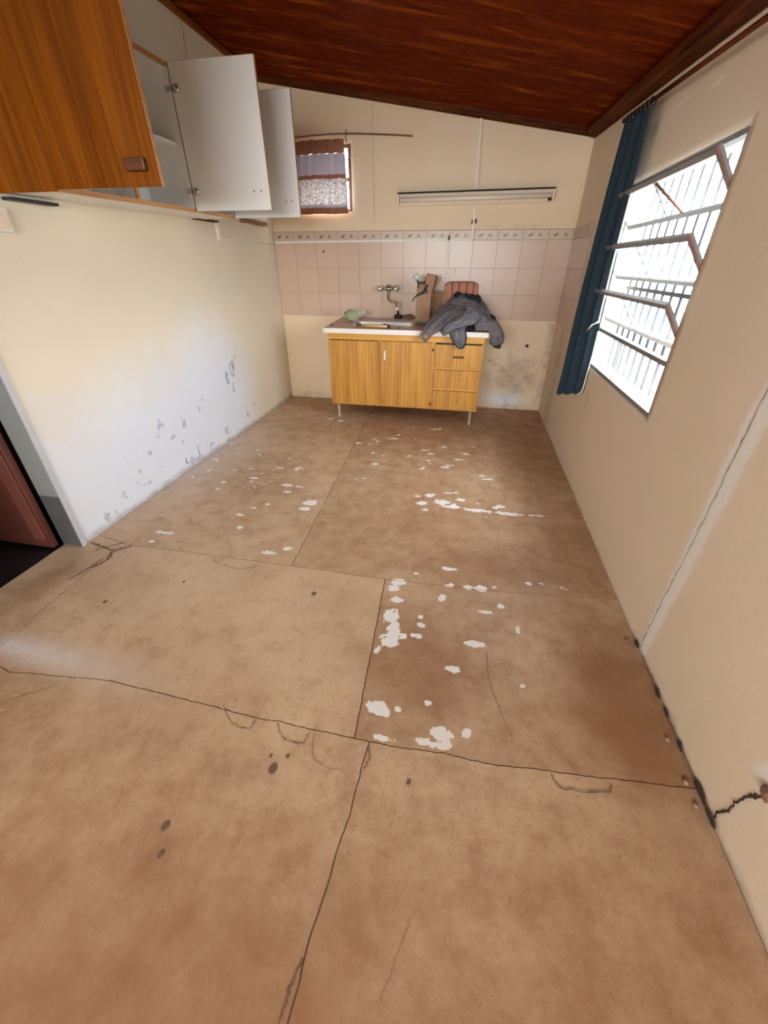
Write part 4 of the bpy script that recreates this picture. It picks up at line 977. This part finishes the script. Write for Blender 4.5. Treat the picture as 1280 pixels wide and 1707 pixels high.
# ------------------------------------------------------------------ blue curtain and rod on the right
rodx = 2.825
def rodz(y): return 2.108+.067*(y+1.184)
rd = thing('curtain_rod', (rodx, -2.2, 2.05), 'dark brown curtain rod along the window wall', 'curtain rod')
one('trim_dark_y').tube([(rodx, -1.14, rodz(-1.14)), (rodx, -2.2, rodz(-2.2)), (rodx, -3.6, rodz(-3.6))], .010, 10).build('pole', None, rd)
for yy in (-1.20, -3.5): one('black').tube([(rodx, yy, rodz(yy)-.008), (WD-.002, yy, rodz(yy)-.008)], .007, 8).build('bracket', None, rd)
one('black').lathe((rodx, -1.14, rodz(-1.14)), [(.010, 0), (.015, .006), (.013, .020), (.004, .026)], 'Y', 12).build('finial', None, rd)
bc = thing('blue_curtain', (2.82, -1.4, 2.08), 'long navy blue curtain bunched at the far side of the steel window', 'curtain')
def bfn(u, v):
    # u along the cloth (0 far edge, 1 near edge), v from top to hem
    yt = -1.20-.44*u; yb = -1.215-.335*u
    s = v**.8; y = yt+(yb-yt)*s
    y += .05*math.sin(pi*v)*(u-.1)*(1 if v < .8 else 1)*-.3
    x = 2.815+(-.045+.09*u)*s
    ph = u*6.2*pi+.8*math.sin(v*3)+.5*N(u*3, v*3, 1); amp = (.012+.022*s)*(.5+.5*math.sin(pi*min(1, u*1.1+.05)))
    x += amp*math.sin(ph)-.012*math.sin(pi*v)*(1-u); y += .014*math.cos(ph)*s
    x = min(x, 2.868)
    zt = rodz(yt)-.022+.006*math.sin(u*30); zb = .50+.095*u+.006*math.sin(ph)
    return Vector((x, y, zt+(zb-zt)*v))
one('blue').grid(bfn, 110, 60, .0016).build('cloth', None, bc)
for i in range(7):
    u = .04+i*.155; p = bfn(u, 0); c = Vector((rodx, p.y, rodz(p.y)))
    one('black').tube([c+Vector((.016*math.cos(a*pi/6), 0, .016*math.sin(a*pi/6)-.004)) for a in range(13)], .0035, 6).build('ring', None, bc)
mb = one('white_paint').tube(smooth_path([bfn(1, .72)+Vector((-.004, -.01, 0)), bfn(1, .82)+Vector((-.004, -.025, 0)), bfn(1, .9)+Vector((-.004, -.015, 0)), bfn(1, .985)+Vector((-.004, -.008, 0)), bfn(.95, 1.0)+Vector((-.008, 0, -.01))], 5), .0045, 6).build('pale_cord', None, bc)

# ------------------------------------------------------------------ wall cabinets on the left wall
cz0, cz1, cdx = 1.650, 2.292, .300
def wall_cab(name, y0, y1, label, wood_end, divider):
    """open fronted box between y0 (near) and y1 (far)"""
    t = thing(name, (.0, (y0+y1)/2, cz0), label, 'cabinet')
    e = .002
    mb = B().m('white_lam').box((e, y0, cz0+.016), (.016, y1, cz1-.016)).box((e, y0, cz0), (cdx-.012, y1, cz0+.016)).box((e, y0, cz1-.016), (cdx-.012, y1, cz1)).box((e, y1-.016, cz0+.016), (cdx-.012, y1, cz1-.016))
    mb.box((e, y0+(.004 if wood_end else 0), cz0+.016), (cdx-.012, y0+.016, cz1-.016))
    mb.build('carcass', None, t)
    fe = B().m('edge_oak').box((cdx-.0118, y0, cz0-.002), (cdx, y1, cz0+.018)).box((cdx-.0118, y0, cz1-.018), (cdx, y1, cz1+.002)).box((cdx-.0118, y0, cz0+.018), (cdx, y0+.016, cz1-.018)).m('white_lam').box((cdx-.0118, y1-.016, cz0+.018), (cdx, y1, cz1-.018)).m('edge_oak')
    if divider: fe.box((cdx-.0118, (y0+y1)/2-.012, cz0+.018), (cdx, (y0+y1)/2+.012, cz1-.018))
    fe.build('front_edging', None, t)
    sp = [(y0+.017, (y0+y1)/2-.013), ((y0+y1)/2+.013, y1-.017)] if divider else [(y0+.017, y1-.017)]
    for a, b in sp: one('white_lam').box((.018, a, 1.957), (cdx-.03, b, 1.973), .001).build('shelf', None, t)
    if divider: one('white_lam').box((.018, (y0+y1)/2-.010, cz0+.017), (cdx-.0125, (y0+y1)/2+.010, cz1-.017)).build('divider', None, t)
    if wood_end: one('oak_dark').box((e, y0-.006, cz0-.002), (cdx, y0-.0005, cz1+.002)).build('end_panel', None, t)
    return t
def hung_door(cab, y, near, holes=True, slant=0.):
    """door opened square to the wall; its inner white face looks at the camera unless near"""
    y0, y1 = y-.008, y+.008; a, b = cdx+.008, cdx+.502
    mb = B()
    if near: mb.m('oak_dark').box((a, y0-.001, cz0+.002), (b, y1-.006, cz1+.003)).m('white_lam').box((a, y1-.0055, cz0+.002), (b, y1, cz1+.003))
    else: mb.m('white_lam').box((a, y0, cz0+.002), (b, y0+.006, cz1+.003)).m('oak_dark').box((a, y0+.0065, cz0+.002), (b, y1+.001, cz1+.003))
    mb.m('dark_void').box((a-.0012, y0, cz0+.004), (a-.0002, y1-.001, cz1+.001)).m('edge_oak').box((b+.0002, y0-.0005, cz0+.002), (b+.0016, y1+.0005, cz1+.003)).box((a, y0-.0005, cz1+.0032), (b, y1+.0005, cz1+.0042))
    d = mb.build('door', None, cab)
    if near:
        one('brown_wood').box((b-.128, y0-.024, cz0+.048), (b-.040, y0-.0015, cz0+.088), .004).build('handle', None, d)
    else:
        for zz in (cz0+.085, cz1-.115):
            B().m('chrome').box((cdx-.03, y-.020, zz), (cdx-.004, y-.0085, zz+.026), .003).box((cdx-.004, y-.024, zz+.006), (cdx+.010, y-.010, zz+.020), .003).lathe((cdx+.028, y0-.0065, zz+.013), [(.019, .006), (.019, .001), (.012, -.003)], 'Y', 14).build('hinge', None, d)
            one('white_paint').box((cdx+.044, y0-.003, zz-.010), (cdx+.056, y0-.0004, zz+.036), .001).build('hinge_plate', None, d)
        for x in (b-.095, b-.050): one('dark_void').lathe((x, y0-.0003, cz0+.092), [(.0042, 0), (.0042, -.0008)], 'Y', 10).build('screw_hole', None, d)
    return d
ca = wall_cab('wall_cabinet', -2.80, -1.80, 'long oak fronted wall cabinet nearest the camera, both doors open', True, True)
hung_door(ca, -2.815, True); hung_door(ca, -1.80, False); ca.rotation_euler = (.017, 0, 0); ca.location.z -= .010
cb = wall_cab('wall_cabinet', -1.785, -1.32, 'single wall cabinet behind the long one, its white door open', False, False)
hung_door(cb, -1.325, False)
for i, (y0, y1, z, lab, m) in enumerate(((-2.80, -2.56, 1.612, 'wooden cleat with its shade coloured in black under the near end of the long cabinet', 'black'), (-1.40, -1.12, 1.650, 'red brown wooden cleat on the wall below the second white door', 'cleat'))):
    t = thing('wall_cleat', (.012, (y0+y1)/2, z), lab, 'cleat', 'wooden cleats left on the side wall')
    one('black' if m == 'black' else 'brown_wood').box((.002, y0, z-.005), (.05, y1, z+.007), .002).build('batten', None, t)  # near cleat takes black to stand for the shade on it
t = thing('wall_cleat', (.012, -.45, 1.69), 'splintered pale and brown cleat on the wall beyond the cabinets', 'cleat', 'wooden cleats left on the side wall')
mb = one('cleat')
for i in range(10):
    y0 = -.68+i*.048; mb.box((.002, y0, 1.680+.015*N(i*.9, 2, 2)), (.035+.012*N(i, 1, 5), y0+.0485, 1.710+.010*N(i, 3, 3)))
mb.build('splintered_batten', None, t)

# brick fragments in the wall crack and along the foot of the right wall
for i, (y, z, r, lab) in enumerate(((-3.985, .275, .022, 'red brick fragment wedged high in the right wall crack'), (-4.03, .315, .020, 'red brick fragment wedged in the crack at the right picture edge'))):
    lump('brick_red', 'brick_fragment', (WD-.006, y, z), (.012, r, r*.8), 30+i, lab, 'rubble', .4)
for i, (x, y, r, lab) in enumerate(((2.845, -3.70, .010, 'plaster crumb at the wall foot above the lower hole'), (2.848, -3.835, .012, 'plaster crumb at the wall foot beside the floor joint'), (2.85, -3.90, .010, 'plaster crumb at the wall foot under the big wall crack'), (2.84, -3.27, .012, 'brown plaster crumb at the foot of the filled crack'))):
    lump('brick_red' if i == 3 else 'crumb', 'plaster_crumb', (x, y, r*.32), (r*.6, r*.75, r*.5), 40+i, lab, 'rubble', .4)
